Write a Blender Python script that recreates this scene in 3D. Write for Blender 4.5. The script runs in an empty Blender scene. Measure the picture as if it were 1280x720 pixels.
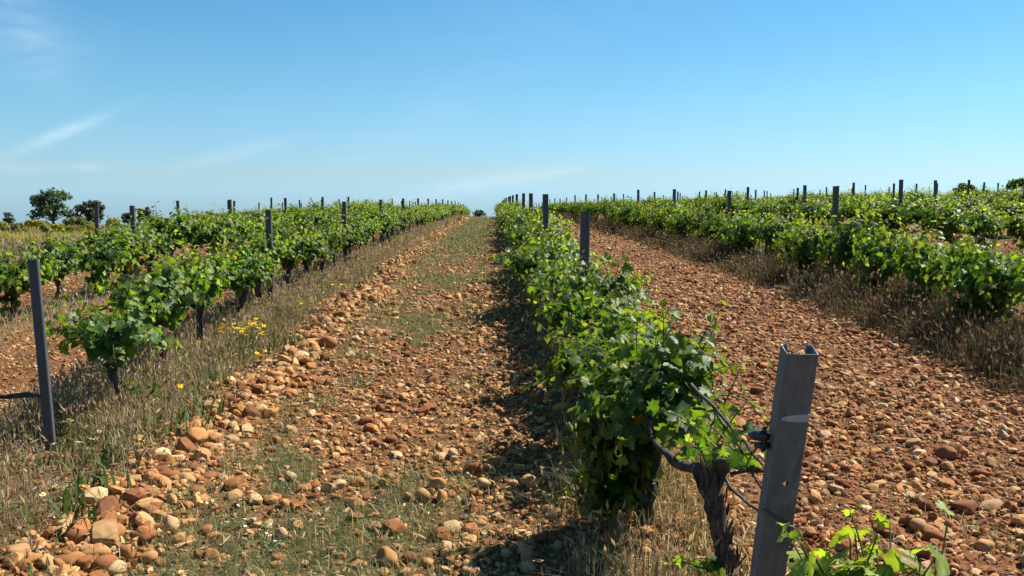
import bpy, math, random
import numpy as np
from mathutils import Vector, Matrix

R = math.radians
rng = np.random.default_rng(11)
random.seed(11)
scene = bpy.context.scene
COL = scene.collection

# ------------------------------------------------------------------ camera
CAM_Z = 1.42
FPX = 1155.0                                   # focal length in pixels of a 1280 wide frame
cam_d = bpy.data.cameras.new('camera')
cam = bpy.data.objects.new('camera', cam_d)
COL.objects.link(cam)
cam_d.sensor_width = 36.0
cam_d.lens = FPX / 1280 * 36
cam_d.clip_start = 0.05
cam_d.clip_end = 6000
cam.location = (0, 0, CAM_Z)
cam.rotation_euler = (R(90 - 5.44), 0, R(-1.24))
scene.camera = cam

# ------------------------------------------------------------------ light
SUN_AZ, SUN_EL = 60.0, 49.0                    # azimuth right of +Y
SUN_STRENGTH, SKY_STRENGTH, EXPOSURE = 5.0, 0.05, 1.18
sd = Vector((math.sin(R(SUN_AZ)) * math.cos(R(SUN_EL)), math.cos(R(SUN_AZ)) * math.cos(R(SUN_EL)), math.sin(R(SUN_EL))))
sun_d = bpy.data.lights.new('sun', 'SUN')
sun_d.energy = SUN_STRENGTH
sun_d.angle = R(0.5)
sun_d.color = (1.0, 0.95, 0.86)
sun = bpy.data.objects.new('sun', sun_d)
COL.objects.link(sun)
sun.location = (20, 20, 40)
sun.rotation_euler = sd.to_track_quat('Z', 'Y').to_euler()

world = bpy.data.worlds.new('World')
scene.world = world
world.use_nodes = True
wt = world.node_tree
wt.nodes.clear()


def N(t, typ, **kw):
    n = t.nodes.new(typ)
    for k, v in kw.items():
        setattr(n, k, v)
    return n


def math_node(t, op, a, b=None, c=None):
    n = t.nodes.new('ShaderNodeMath')
    n.operation = op
    for i, v in enumerate((a, b, c)):
        if v is None:
            continue
        if isinstance(v, (int, float)):
            n.inputs[i].default_value = v
        else:
            t.links.new(v, n.inputs[i])
    return n.outputs[0]


sky = N(wt, 'ShaderNodeTexSky', sky_type='NISHITA', sun_disc=False)
sky.sun_elevation = R(SUN_EL)
sky.sun_rotation = R(SUN_AZ)
sky.altitude = 700
sky.air_density = 1.0
sky.dust_density = 0.35
sky.ozone_density = 1.6
tint = N(wt, 'ShaderNodeMix', data_type='RGBA', blend_type='MULTIPLY')
tint.inputs[0].default_value = 1.0
wt.links.new(sky.outputs[0], tint.inputs[6])
# thin cirrus, laid out by direction in the sky
tc = N(wt, 'ShaderNodeTexCoord')
sep = N(wt, 'ShaderNodeSeparateXYZ')
wt.links.new(tc.outputs['Generated'], sep.inputs[0])
az = math_node(wt, 'ARCTAN2', sep.outputs[0], sep.outputs[1])
el = math_node(wt, 'ARCSINE', sep.outputs[2])
elr = N(wt, 'ShaderNodeMapRange')                 # the air is bluer here than the model's
elr.inputs[1].default_value = 0.0
elr.inputs[2].default_value = 0.25
wt.links.new(el, elr.inputs[0])
ramp = N(wt, 'ShaderNodeValToRGB')
wt.links.new(elr.outputs[0], ramp.inputs[0])
cr = ramp.color_ramp
for i_, (p_, c_) in enumerate(((0.035, (0.55, 0.915, 1.29)), (0.104, (0.615, 0.87, 1.05)), (0.42, (0.60, 0.975, 1.0)), (0.84, (0.505, 1.0, 1.02)))):
    e_ = cr.elements[i_] if i_ < 2 else cr.elements.new(p_)
    e_.position = p_
    e_.color = (*[k_ / 1.5 for k_ in c_], 1)
bl = N(wt, 'ShaderNodeVectorMath', operation='MULTIPLY')
wt.links.new(ramp.outputs[0], bl.inputs[0])
bl.inputs[1].default_value = (1.5, 1.5, 1.725)
wt.links.new(bl.outputs[0], tint.inputs[7])
comb = N(wt, 'ShaderNodeCombineXYZ')
wt.links.new(az, comb.inputs[0])
wt.links.new(el, comb.inputs[1])
cn = N(wt, 'ShaderNodeTexNoise')
cn.inputs['Scale'].default_value = 9
cn.inputs['Detail'].default_value = 7
cn.inputs['Roughness'].default_value = 0.65
cn.inputs['Distortion'].default_value = 0.6
wmap = N(wt, 'ShaderNodeMapping')
wmap.inputs['Rotation'].default_value = (0, 0, R(-28))
wmap.inputs['Scale'].default_value = (1, 4.5, 1)
wt.links.new(comb.outputs[0], wmap.inputs[0])
wt.links.new(wmap.outputs[0], cn.inputs['Vector'])
total = None
for (px, py, ang, ln, wd, amt) in (
        (122, 176, 25, 52, 6.5, 0.75), (30, 176, -46, 34, 7, 0.75), (85, 55, -62, 62, 30, 0.36), (305, 195, 15, 75, 8, 0.26),
        (590, 232, 10, 110, 12, 0.40), (150, 212, 3, 16, 5, 0.40), (40, 216, 2, 130, 6, 0.25), (520, 160, 28, 160, 30, 0.10),
        (690, 216, 8, 60, 6, 0.20), (700, 20, 12, 240, 50, 0.08), (30, 90, 4, 130, 30, 0.16)):
    a0 = (px - 640) / FPX + R(1.24)
    e0 = (250 - py) / FPX
    c, s = math.cos(R(ang)), math.sin(R(ang))
    da = math_node(wt, 'SUBTRACT', az, a0)
    de = math_node(wt, 'SUBTRACT', el, e0)
    u = math_node(wt, 'ADD', math_node(wt, 'MULTIPLY', da, c), math_node(wt, 'MULTIPLY', de, s))
    v = math_node(wt, 'SUBTRACT', math_node(wt, 'MULTIPLY', de, c), math_node(wt, 'MULTIPLY', da, s))
    u2 = math_node(wt, 'POWER', math_node(wt, 'ABSOLUTE', math_node(wt, 'DIVIDE', u, ln / FPX)), 2.0)
    v2 = math_node(wt, 'POWER', math_node(wt, 'ABSOLUTE', math_node(wt, 'DIVIDE', v, wd / FPX)), 2.0)
    g = math_node(wt, 'MULTIPLY', math_node(wt, 'EXPONENT', math_node(wt, 'MULTIPLY', math_node(wt, 'ADD', u2, v2), -1.0)), amt)
    total = g if total is None else math_node(wt, 'ADD', total, g)
cramp = N(wt, 'ShaderNodeMapRange')
cramp.inputs[1].default_value = 0.22
cramp.inputs[2].default_value = 0.72
wt.links.new(cn.outputs[0], cramp.inputs[0])
cfac = math_node(wt, 'MULTIPLY', math_node(wt, 'MULTIPLY', total, 0.72), cramp.outputs[0])
cmix = N(wt, 'ShaderNodeMix', data_type='RGBA')
wt.links.new(cfac, cmix.inputs[0])
wt.links.new(tint.outputs[2], cmix.inputs[6])
cmix.inputs[7].default_value = (8.0, 9.6, 10.4, 1)
bg = N(wt, 'ShaderNodeBackground')
bg.inputs[1].default_value = SKY_STRENGTH
wo = N(wt, 'ShaderNodeOutputWorld')
wt.links.new(cmix.outputs[2], bg.inputs[0])
wt.links.new(bg.outputs[0], wo.inputs[0])

vs = scene.view_settings
vs.view_transform = 'Standard'
vs.look = 'None'
vs.exposure = EXPOSURE
vs.gamma = 1.0
scene.cycles.max_bounces = 6
scene.cycles.transparent_max_bounces = 6


# ------------------------------------------------------------------ mesh and object helpers
def link_obj(name, data, parent=None, loc=None):
    o = bpy.data.objects.new(name, data)
    COL.objects.link(o)
    if parent is not None:
        o.parent = parent
    if loc is not None:
        o.location = loc
    return o


def tag(o, label=None, cat=None, group=None, kind=None):
    if label:
        o['label'] = label
    if cat:
        o['category'] = cat
    if group:
        o['group'] = group
    if kind:
        o['kind'] = kind
    return o


def mesh_np(name, verts, loops, totals, material, colors=None, smooth=True):
    """verts (n,3), flat loop vertex indices, face sizes, optional (n,3) point colours."""
    verts = np.asarray(verts, np.float32)
    loops = np.asarray(loops, np.int32).ravel()
    totals = np.asarray(totals, np.int32).ravel()
    me = bpy.data.meshes.new(name)
    me.vertices.add(len(verts))
    me.vertices.foreach_set('co', verts.ravel())
    me.loops.add(len(loops))
    me.loops.foreach_set('vertex_index', loops)
    me.polygons.add(len(totals))
    starts = np.concatenate(([0], np.cumsum(totals)[:-1])).astype(np.int32)
    me.polygons.foreach_set('loop_start', starts)
    me.polygons.foreach_set('loop_total', totals)
    me.polygons.foreach_set('use_smooth', np.full(len(totals), smooth, bool))
    if colors is not None:
        at = me.attributes.new('tint', 'FLOAT_COLOR', 'POINT')
        c4 = np.ones((len(verts), 4), np.float32)
        c4[:, :3] = colors
        at.data.foreach_set('color', c4.ravel())
    me.update(calc_edges=True)
    me.materials.append(material)
    return me


class Acc:
    """collects pieces of one mesh"""

    def __init__(self):
        self.v, self.l, self.t, self.c, self.n = [], [], [], [], 0

    def add(self, v, l, t, c):
        v = np.asarray(v, float)
        self.v.append(v)
        self.l.append(np.asarray(l, int).ravel() + self.n)
        self.t.append(np.asarray(t, int).ravel())
        c = np.asarray(c, float)
        if c.ndim == 1:
            c = np.tile(c, (len(v), 1))
        self.c.append(c)
        self.n += len(v)

    def mesh(self, name, material, smooth=True):
        return mesh_np(name, np.concatenate(self.v), np.concatenate(self.l), np.concatenate(self.t), material,
                       np.concatenate(self.c), smooth)


def repeat(tv, faces, n):
    """loops and totals for n copies of a template with nv verts and faces (list of index lists)"""
    base = np.concatenate([np.asarray(f) for f in faces])
    tot = np.array([len(f) for f in faces])
    loops = (base[None, :] + (np.arange(n) * tv)[:, None]).ravel()
    return loops, np.tile(tot, n)


def tube(path, radii, sides=6, cap=True):
    """tube along a polyline -> verts, loops, totals"""
    P = np.asarray(path, float)
    m = len(P)
    T = np.gradient(P, axis=0)
    T /= np.linalg.norm(T, axis=1)[:, None] + 1e-9
    ref = np.array([0.31, 0.93, 0.2]) if abs(T[0, 1]) < 0.8 else np.array([0.93, 0.1, 0.3])
    A = np.cross(T, ref)
    A /= np.linalg.norm(A, axis=1)[:, None] + 1e-9
    B = np.cross(T, A)
    th = np.linspace(0, 2 * np.pi, sides, endpoint=False)
    r = np.broadcast_to(np.asarray(radii, float), (m,))
    V = P[:, None, :] + r[:, None, None] * (np.cos(th)[None, :, None] * A[:, None, :] + np.sin(th)[None, :, None] * B[:, None, :])
    i = np.arange(m - 1)[:, None] * sides
    j = np.arange(sides)[None, :]
    j2 = (j + 1) % sides
    q = np.stack([i + j, i + j2, i + sides + j2, i + sides + j], -1).reshape(-1, 4)
    loops, tot = q.ravel(), np.full(len(q), 4)
    if cap:
        loops = np.concatenate([loops, np.arange(sides)[::-1], np.arange(sides) + (m - 1) * sides])
        tot = np.concatenate([tot, [sides, sides]])
    return V.reshape(-1, 3), loops, tot


def hash2(ix, iy, seed):
    h = (ix.astype(np.int64) * 374761393 + iy.astype(np.int64) * 668265263 + seed * 982451653) & 0xFFFFFFFF
    h = ((h ^ (h >> 13)) * 1274126177) & 0xFFFFFFFF
    return ((h ^ (h >> 16)) & 0xFFFFFF) / float(0xFFFFFF)


def vnoise(x, y, seed=0):
    x, y = np.asarray(x, float), np.asarray(y, float)
    ix, iy = np.floor(x), np.floor(y)
    fx, fy = x - ix, y - iy
    fx, fy = fx * fx * (3 - 2 * fx), fy * fy * (3 - 2 * fy)
    a, b = hash2(ix, iy, seed), hash2(ix + 1, iy, seed)
    c, d = hash2(ix, iy + 1, seed), hash2(ix + 1, iy + 1, seed)
    return (a * (1 - fx) + b * fx) * (1 - fy) + (c * (1 - fx) + d * fx) * fy


def fbm(x, y, seed=0, octs=4):
    s, a, tot = 0, 1.0, 0
    for k in range(octs):
        s = s + a * vnoise(np.asarray(x) * 2 ** k, np.asarray(y) * 2 ** k, seed + k * 7)
        tot += a
        a *= 0.5
    return s / tot


# ------------------------------------------------------------------ lie of the land
ROWS = {  # X of the row, first and last metre, offset of its posts (posts every 5 m)
    'L1': (-2.36, 3.0, 88, 4.81), 'L2': (-5.2, 7.5, 86, 3.6), 'L3': (-8.0, 17.5, 84, 3.85), 'L4': (-11.0, 36, 82, 3.9),
    'C': (0.70, 1.8, 92, 2.16),
    'R1': (4.12, 5.8, 90, 0.95), 'R2': (7.3, 8.5, 88, 1.4), 'R3': (10.5, 13, 86, 1.7), 'R4': (13.7, 18, 84, 1.4),
    'R5': (16.9, 23, 80, 1.6), 'R6': (20.1, 28, 74, 1.5)}
_ky = np.array([-60, -10, 0, 2, 5, 10, 15, 20, 30, 45, 60, 75, 90, 150, 300, 1000, 4000.])
_kz = np.array([-2.0, -1.46, -1.43, -1.41, -1.34, -1.18, -1.09, -1.06, -1.03, -1.05, -1.19, -1.43, -1.78, -3.9, -11, -55, -300.])
_dy = np.arange(-60, 4000, 0.5)
_dz = np.interp(_dy, _ky, _kz)
_k = np.exp(-0.5 * (np.arange(-10, 11) * 0.5 / 1.8) ** 2)
_k /= _k.sum()
_dz[10:-10] = np.convolve(_dz, _k, 'valid')


def land(X, Y):
    X, Y = np.asarray(X, float), np.asarray(Y, float)
    z = np.interp(Y, _dy, _dz) + CAM_Z
    r = np.clip(X - 1, 0, None)
    z = z + 1.1 * np.tanh(0.033 * r / 1.1)
    l = np.clip(-X - 2, 0, None)
    fade = np.clip(1.15 - Y / 45, 0.35, 1)
    t_ = np.clip((-X - 9) / 9, 0, 1)
    fade = fade + (1 - fade) * t_
    z = z - 0.22 * t_ * t_ * (3 - 2 * t_)
    z = z - 0.36 * np.tanh(0.068 * l / 0.36) * fade
    for n, (rx, y0, y1, ph) in ROWS.items():
        z = z + 0.05 * np.exp(-((X - rx) / 0.45) ** 2)
    z = z + 0.035 * np.exp(-((X + 1.62) / 0.22) ** 2)
    z = z + (fbm(X * 0.55, Y * 0.4, 3, 3) - 0.5) * 0.06
    near = np.clip((40 - Y) / 30, 0, 1)
    z = z + near * ((fbm(X * 3.1, Y * 3.1, 9, 3) - 0.5) * 0.05 + (vnoise(X * 13, Y * 13, 5) - 0.5) * 0.014)
    return z


def on_ground(px, py):
    """the point of the ground that this direction from the camera meets"""
    Y = 4.0
    for _ in range(60):
        z = float(land((px - 615) / FPX * Y, Y)) - CAM_Z
        Y = 0.5 * Y + 0.5 * (z * FPX / min(250 - py, -1.0))
    X = (px - 615) / FPX * Y
    return X, Y, float(land(X, Y))


# ------------------------------------------------------------------ materials
def new_mat(name):
    m = bpy.data.materials.new(name)
    m.use_nodes = True
    t = m.node_tree
    t.nodes.clear()
    return m, t


def leafy(name, rough=0.42, transl=0.38, tcol=(1.55, 1.6, 0.55), spec=0.5, vary=0.35, scale=30):
    m, t = new_mat(name)
    a = N(t, 'ShaderNodeAttribute', attribute_name='tint')
    tcn = N(t, 'ShaderNodeTexCoord')
    nz = N(t, 'ShaderNodeTexNoise')
    nz.inputs['Scale'].default_value = scale
    t.links.new(tcn.outputs['Object'], nz.inputs['Vector'])
    mr = N(t, 'ShaderNodeMapRange')
    mr.inputs[3].default_value = 1 - vary
    mr.inputs[4].default_value = 1 + vary
    t.links.new(nz.outputs[0], mr.inputs[0])
    oi = N(t, 'ShaderNodeObjectInfo')
    mro = N(t, 'ShaderNodeMapRange')
    mro.inputs[3].default_value = 0.8
    mro.inputs[4].default_value = 1.2
    t.links.new(oi.outputs['Random'], mro.inputs[0])
    sc = math_node(t, 'MULTIPLY', mr.outputs[0], mro.outputs[0])
    vm = N(t, 'ShaderNodeVectorMath', operation='SCALE')
    t.links.new(a.outputs['Color'], vm.inputs[0])
    t.links.new(sc, vm.inputs['Scale'])
    p = N(t, 'ShaderNodeBsdfPrincipled')
    p.inputs['Roughness'].default_value = rough
    p.inputs['Specular IOR Level'].default_value = spec
    t.links.new(vm.outputs[0], p.inputs['Base Color'])
    tr = N(t, 'ShaderNodeBsdfTranslucent')
    v2 = N(t, 'ShaderNodeVectorMath', operation='MULTIPLY')
    t.links.new(vm.outputs[0], v2.inputs[0])
    v2.inputs[1].default_value = tcol
    t.links.new(v2.outputs[0], tr.inputs['Color'])
    mx = N(t, 'ShaderNodeMixShader')
    mx.inputs[0].default_value = transl
    t.links.new(p.outputs[0], mx.inputs[1])
    t.links.new(tr.outputs[0], mx.inputs[2])
    o = N(t, 'ShaderNodeOutputMaterial')
    t.links.new(mx.outputs[0], o.inputs[0])
    return m


def rough_mat(name, c1, c2, scale=20, rough=0.85, bump=0.4, metallic=0.0, use_tint=False, stretch=(1, 1, 1), dist=0.01, spec=0.3):
    m, t = new_mat(name)
    tcn = N(t, 'ShaderNodeTexCoord')
    mp = N(t, 'ShaderNodeMapping')
    mp.inputs['Scale'].default_value = stretch
    t.links.new(tcn.outputs['Object'], mp.inputs[0])
    nz = N(t, 'ShaderNodeTexNoise')
    nz.inputs['Scale'].default_value = scale
    nz.inputs['Detail'].default_value = 6
    nz.inputs['Roughness'].default_value = 0.65
    t.links.new(mp.outputs[0], nz.inputs['Vector'])
    mr = N(t, 'ShaderNodeMapRange')
    mr.inputs[1].default_value = 0.3
    mr.inputs[2].default_value = 0.7
    t.links.new(nz.outputs[0], mr.inputs[0])
    mx = N(t, 'ShaderNodeMix', data_type='RGBA')
    mx.inputs[6].default_value = (*c1, 1)
    mx.inputs[7].default_value = (*c2, 1)
    t.links.new(mr.outputs[0], mx.inputs[0])
    col = mx.outputs[2]
    if use_tint:
        a = N(t, 'ShaderNodeAttribute', attribute_name='tint')
        mm = N(t, 'ShaderNodeMix', data_type='RGBA', blend_type='MULTIPLY')
        mm.inputs[0].default_value = 1
        t.links.new(a.outputs['Color'], mm.inputs[6])
        t.links.new(col, mm.inputs[7])
        col = mm.outputs[2]
    p = N(t, 'ShaderNodeBsdfPrincipled')
    p.inputs['Roughness'].default_value = rough
    p.inputs['Metallic'].default_value = metallic
    p.inputs['Specular IOR Level'].default_value = spec
    t.links.new(col, p.inputs['Base Color'])
    b = N(t, 'ShaderNodeBump')
    b.inputs['Strength'].default_value = bump
    b.inputs['Distance'].default_value = dist
    t.links.new(nz.outputs[0], b.inputs['Height'])
    t.links.new(b.outputs[0], p.inputs['Normal'])
    o = N(t, 'ShaderNodeOutputMaterial')
    t.links.new(p.outputs[0], o.inputs[0])
    return m


M_LEAF = leafy('vine_leaf', rough=0.52, transl=0.47, tcol=(1.85, 1.75, 0.42), spec=0.4)
M_GRASS = leafy('grass_blade', rough=0.6, transl=0.3, tcol=(1.3, 1.25, 0.8), spec=0.2, vary=0.25, scale=4)
M_PETAL = leafy('petal', rough=0.6, transl=0.25, tcol=(1.2, 1.2, 1.0), spec=0.2, vary=0.1)
M_CROWN = leafy('tree_leaf', rough=0.6, transl=0.3, tcol=(1.3, 1.4, 0.6), spec=0.2, scale=0.6)
M_BARK = rough_mat('vine_bark', (0.014, 0.010, 0.008), (0.11, 0.09, 0.072), scale=30, use_tint=True, bump=1.0, stretch=(1, 1, 0.22), dist=0.015)
M_TREEBARK = rough_mat('tree_bark', (0.05, 0.04, 0.03), (0.12, 0.1, 0.08), scale=6, bump=0.6, dist=0.03)
M_STEEL = rough_mat('weathered_steel', (0.050, 0.055, 0.060), (0.085, 0.090, 0.094), scale=18, rough=0.62, bump=0.12, metallic=0.2, stretch=(1, 1, 0.35), dist=0.003, spec=0.4)
def galvanised():
    m, t = new_mat('old_galvanised_steel')
    tcn = N(t, 'ShaderNodeTexCoord')
    mp = N(t, 'ShaderNodeMapping')
    mp.inputs['Scale'].default_value = (1, 1, 0.22)
    t.links.new(tcn.outputs['Object'], mp.inputs[0])

    def noise(vec, sc, det):
        n = N(t, 'ShaderNodeTexNoise')
        n.inputs['Scale'].default_value = sc
        n.inputs['Detail'].default_value = det
        n.inputs['Roughness'].default_value = 0.65
        t.links.new(vec, n.inputs['Vector'])
        return n.outputs[0]

    def mixc(f, a, b):
        x = N(t, 'ShaderNodeMix', data_type='RGBA')
        t.links.new(f, x.inputs[0])
        for i, c in ((6, a), (7, b)):
            if isinstance(c, tuple):
                x.inputs[i].default_value = (*c, 1)
            else:
                t.links.new(c, x.inputs[i])
        return x.outputs[2]

    def rng_(v, a, b):
        r = N(t, 'ShaderNodeMapRange')
        r.inputs[1].default_value, r.inputs[2].default_value = a, b
        t.links.new(v, r.inputs[0])
        return r.outputs[0]

    streak = noise(mp.outputs[0], 60, 4)
    blot = noise(tcn.outputs['Object'], 14, 7)
    spk = noise(tcn.outputs['Object'], 160, 3)
    c = mixc(rng_(streak, 0.35, 0.65), (0.088, 0.102, 0.110), (0.125, 0.140, 0.147))
    c = mixc(rng_(blot, 0.52, 0.68), c, (0.165, 0.18, 0.18))
    c = mixc(rng_(blot, 0.42, 0.30), c, (0.062, 0.066, 0.066))
    c = mixc(rng_(spk, 0.66, 0.74), c, (0.09, 0.06, 0.04))
    p = N(t, 'ShaderNodeBsdfPrincipled')
    p.inputs['Roughness'].default_value = 0.62
    p.inputs['Metallic'].default_value = 0.15
    t.links.new(c, p.inputs['Base Color'])
    b = N(t, 'ShaderNodeBump')
    b.inputs['Strength'].default_value = 0.25
    b.inputs['Distance'].default_value = 0.004
    t.links.new(blot, b.inputs['Height'])
    t.links.new(b.outputs[0], p.inputs['Normal'])
    o = N(t, 'ShaderNodeOutputMaterial')
    t.links.new(p.outputs[0], o.inputs[0])
    return m


M_GALV = galvanised()
M_EDGE = rough_mat('cut_steel', (0.4, 0.4, 0.4), (0.55, 0.55, 0.55), scale=40, rough=0.4, bump=0.05, metallic=0.6)
M_PAINT = rough_mat('pale_paint', (0.30, 0.31, 0.31), (0.42, 0.42, 0.41), scale=60, rough=0.6, bump=0.1)
M_BLACK = rough_mat('black_plastic', (0.012, 0.012, 0.014), (0.03, 0.03, 0.035), scale=40, rough=0.35, bump=0.1, spec=0.5)
M_STONE = rough_mat('stone', (0.72, 0.70, 0.68), (1.12, 1.12, 1.1), scale=26, rough=0.88, bump=0.5, use_tint=True, dist=0.008, spec=0.2)


def ground_mat():
    m, t = new_mat('red_stony_soil')
    tcn = N(t, 'ShaderNodeTexCoord')
    a = N(t, 'ShaderNodeAttribute', attribute_name='tint')
    n1 = N(t, 'ShaderNodeTexNoise')
    n1.inputs['Scale'].default_value = 7
    n1.inputs['Detail'].default_value = 8
    n1.inputs['Roughness'].default_value = 0.7
    t.links.new(tcn.outputs['Object'], n1.inputs['Vector'])
    vo = N(t, 'ShaderNodeTexVoronoi', feature='F1')
    vo.inputs['Scale'].default_value = 22
    vo.inputs['Randomness'].default_value = 1
    t.links.new(tcn.outputs['Object'], vo.inputs['Vector'])
    sepc = N(t, 'ShaderNodeSeparateColor')
    t.links.new(vo.outputs['Color'], sepc.inputs[0])
    f1 = N(t, 'ShaderNodeMapRange')
    f1.inputs[1].default_value = 0.3
    f1.inputs[2].default_value = 0.72
    f1.inputs[3].default_value = 0.5
    f1.inputs[4].default_value = 1.3
    t.links.new(n1.outputs[0], f1.inputs[0])
    f2 = N(t, 'ShaderNodeMapRange')
    f2.inputs[3].default_value = 0.62
    f2.inputs[4].default_value = 1.38
    t.links.new(sepc.outputs[0], f2.inputs[0])
    sc = math_node(t, 'MULTIPLY', f1.outputs[0], f2.outputs[0])
    vm = N(t, 'ShaderNodeVectorMath', operation='SCALE')
    t.links.new(a.outputs['Color'], vm.inputs[0])
    t.links.new(sc, vm.inputs['Scale'])
    p = N(t, 'ShaderNodeBsdfPrincipled')
    p.inputs['Roughness'].default_value = 0.95
    p.inputs['Specular IOR Level'].default_value = 0.15
    t.links.new(vm.outputs[0], p.inputs['Base Color'])
    b = N(t, 'ShaderNodeBump')
    b.inputs['Strength'].default_value = 0.9
    b.inputs['Distance'].default_value = 0.025
    hh = math_node(t, 'SUBTRACT', n1.outputs[0], math_node(t, 'MULTIPLY', vo.outputs['Distance'], 0.9))
    t.links.new(hh, b.inputs['Height'])
    t.links.new(b.outputs[0], p.inputs['Normal'])
    o = N(t, 'ShaderNodeOutputMaterial')
    t.links.new(p.outputs[0], o.inputs[0])
    return m


M_SOIL = ground_mat()

# ------------------------------------------------------------------ ground: one sheet to the horizon


def grown(start, first, ratio, end):
    out, s = [], first
    v = start
    while v < end:
        v += s
        s *= ratio
        out.append(v)
    return out


xs = np.arange(-7.0, 8.0, 0.06)
xs = np.concatenate([-np.array(grown(7.0, 0.08, 1.14, 2500))[::-1], xs, np.array(grown(xs[-1], 0.08, 1.14, 2500))])
ys = np.arange(1.0, 9.0, 0.06)
ys = np.concatenate([-np.array(grown(-0.9, 0.1, 1.3, 50))[::-1], ys, np.array(grown(ys[-1], 0.06, 1.017, 100)) ])
ys = np.concatenate([ys, np.array(grown(ys[-1], 2, 1.15, 3000))])
GX, GY = np.meshgrid(xs, ys)
GZ = land(GX, GY)


def smooth01(a, b, x):
    t = np.clip((x - a) / (b - a), 0, 1)
    return t * t * (3 - 2 * t)


def weed_mask(X, Y):
    """how green the middle of the left track is"""
    mid = np.exp(-((X + 0.68) / 0.62) ** 2)
    n = 0.6 * fbm(X * 1.5 + 5, Y * 0.75, 21, 3) + 0.4 * fbm(X * 5.0 + 1, Y * 3.2, 23, 2)
    far = smooth01(7, 30, Y)
    edge = 0.8 * np.exp(-((X + 0.95) / 0.5) ** 2) * smooth01(6.0, 3.5, Y)
    return np.clip((mid * (0.95 + 0.35 * far) + edge) * smooth01(0.46 - 0.22 * far, 0.58 - 0.12 * far, n + 0.06 * smooth01(4.6, 3.6, Y)), 0, 1)


red = np.array([0.155, 0.062, 0.022])
tan = np.array([0.140, 0.064, 0.025])
dry = np.array([0.13, 0.09, 0.048])
olive = np.array([0.075, 0.075, 0.030])
wl = smooth01(1.2, 0.3, GX)[..., None]
gc = red * (1 - wl) + tan * wl
gc = gc * (0.8 + 0.4 * fbm(GX * 0.9, GY * 0.7, 31, 4))[..., None]
wm = (0.7 * weed_mask(GX, GY))[..., None]
gc = gc * (1 - wm) + olive * wm
for n, (rx, y0, y1, ph) in ROWS.items():
    w = (np.exp(-((GX - rx) / 0.5) ** 2) * 0.6)[..., None]
    gc = gc * (1 - w) + dry * w
fw = (smooth01(-9, -13, GX) * smooth01(16, 24, GY) * 0.9)[..., None]
gc = gc * (1 - fw) + dry * fw
fo = (smooth01(70, 120, GY))[..., None]
gc = gc * (1 - fo) + olive * fo
nx, ny = len(xs), len(ys)
ii = (np.arange(ny - 1)[:, None] * nx + np.arange(nx - 1)[None, :])
quads = np.stack([ii, ii + 1, ii + nx + 1, ii + nx], -1).reshape(-1, 4)
me = mesh_np('ground', np.stack([GX, GY, GZ], -1).reshape(-1, 3), quads, np.full(len(quads), 4), M_SOIL, gc.reshape(-1, 3))
ground = link_obj('ground', me)
tag(ground, 'red stony vineyard soil rising gently to a crest', 'ground', kind='structure')

# ------------------------------------------------------------------ vines
# five-lobed leaf; x runs from the petiole to the tip, size 1
_half = [(-0.10, 0.10), (-0.16, 0.30), (0.02, 0.40), (0.08, 0.50), (0.22, 0.36), (0.40, 0.54), (0.50, 0.44), (0.54, 0.24), (0.74, 0.27), (0.84, 0.14)]


def leaf_template(full=True):
    half = _half if full else [(-0.12, 0.24), (0.10, 0.47), (0.22, 0.34), (0.46, 0.48), (0.66, 0.22)]
    right = [(x, -y) for x, y in half]
    ring = [(0.0, 0.0)] + half + [(1.0, 0.0)] + right[::-1]
    pts = [(0.28, 0.0)] + ring
    v = np.array([(x, y, 0.0) for x, y in pts])
    k = len(ring)
    faces = [(0, 1 + (i + 1) % k, 1 + i) for i in range(k)]
    r2 = (v[:, 0] - 0.28) ** 2 + v[:, 1] ** 2
    v[:, 2] = 0.16 * np.abs(v[:, 1]) - 0.22 * r2 + 0.03 * np.sin(9 * v[:, 1]) * np.sign(v[:, 0])
    return v, faces


LEAF_F, LEAF_FF = leaf_template(True)
LEAF_S, LEAF_SF = leaf_template(False)


def place_leaves(pos, normal, direc, size, col, full=True, curl=None):
    tv, tf = (LEAF_F, LEAF_FF) if full else (LEAF_S, LEAF_SF)
    n = len(pos)
    nz = normal / (np.linalg.norm(normal, axis=1)[:, None] + 1e-9)
    dx = direc - (direc * nz).sum(1)[:, None] * nz
    dx /= np.linalg.norm(dx, axis=1)[:, None] + 1e-9
    dy = np.cross(nz, dx)
    t = np.repeat(tv[None], n, 0).copy()
    if curl is not None:
        t[:, :, 2] *= curl[:, None]
    q = np.random.default_rng(n)
    k1, k2, k3 = q.normal(0, 0.5, n), q.normal(0, 0.35, n), q.uniform(0.78, 1.15, n)
    t[:, :, 2] += k1[:, None] * t[:, :, 0] * t[:, :, 1] + k2[:, None] * t[:, :, 1] ** 2 + 0.02 * q.normal(0, 1, t.shape[:2])
    t[:, :, 1] *= k3[:, None]
    t[:, :, :2] += 0.025 * q.normal(0, 1, t[:, :, :2].shape)
    t *= size[:, None, None]
    V = pos[:, None, :] + t[..., 0:1] * dx[:, None] + t[..., 1:2] * dy[:, None] + t[..., 2:3] * nz[:, None]
    loops, tot = repeat(len(tv), tf, n)
    vein = np.full(len(tv), 1.0)
    rad_ = np.hypot(tv[:, 0] - 0.28, tv[:, 1])
    vein[1:] = 0.82 + 0.38 * np.clip((rad_[1:] - 0.3) / 0.42, 0, 1)
    vein[0] = 1.3
    C = col[:, None, :] * vein[None, :, None]
    C = C * (1 + 0.10 * q.normal(0, 1, (n, len(tv), 1))).clip(0.6, 1.4)
    old = q.random(n) < 0.025
    C[old] = np.array([0.26, 0.20, 0.05]) * q.uniform(0.5, 1.1, (old.sum(), 1, 1))
    return V.reshape(-1, 3), loops, tot, C.reshape(-1, 3)


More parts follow.
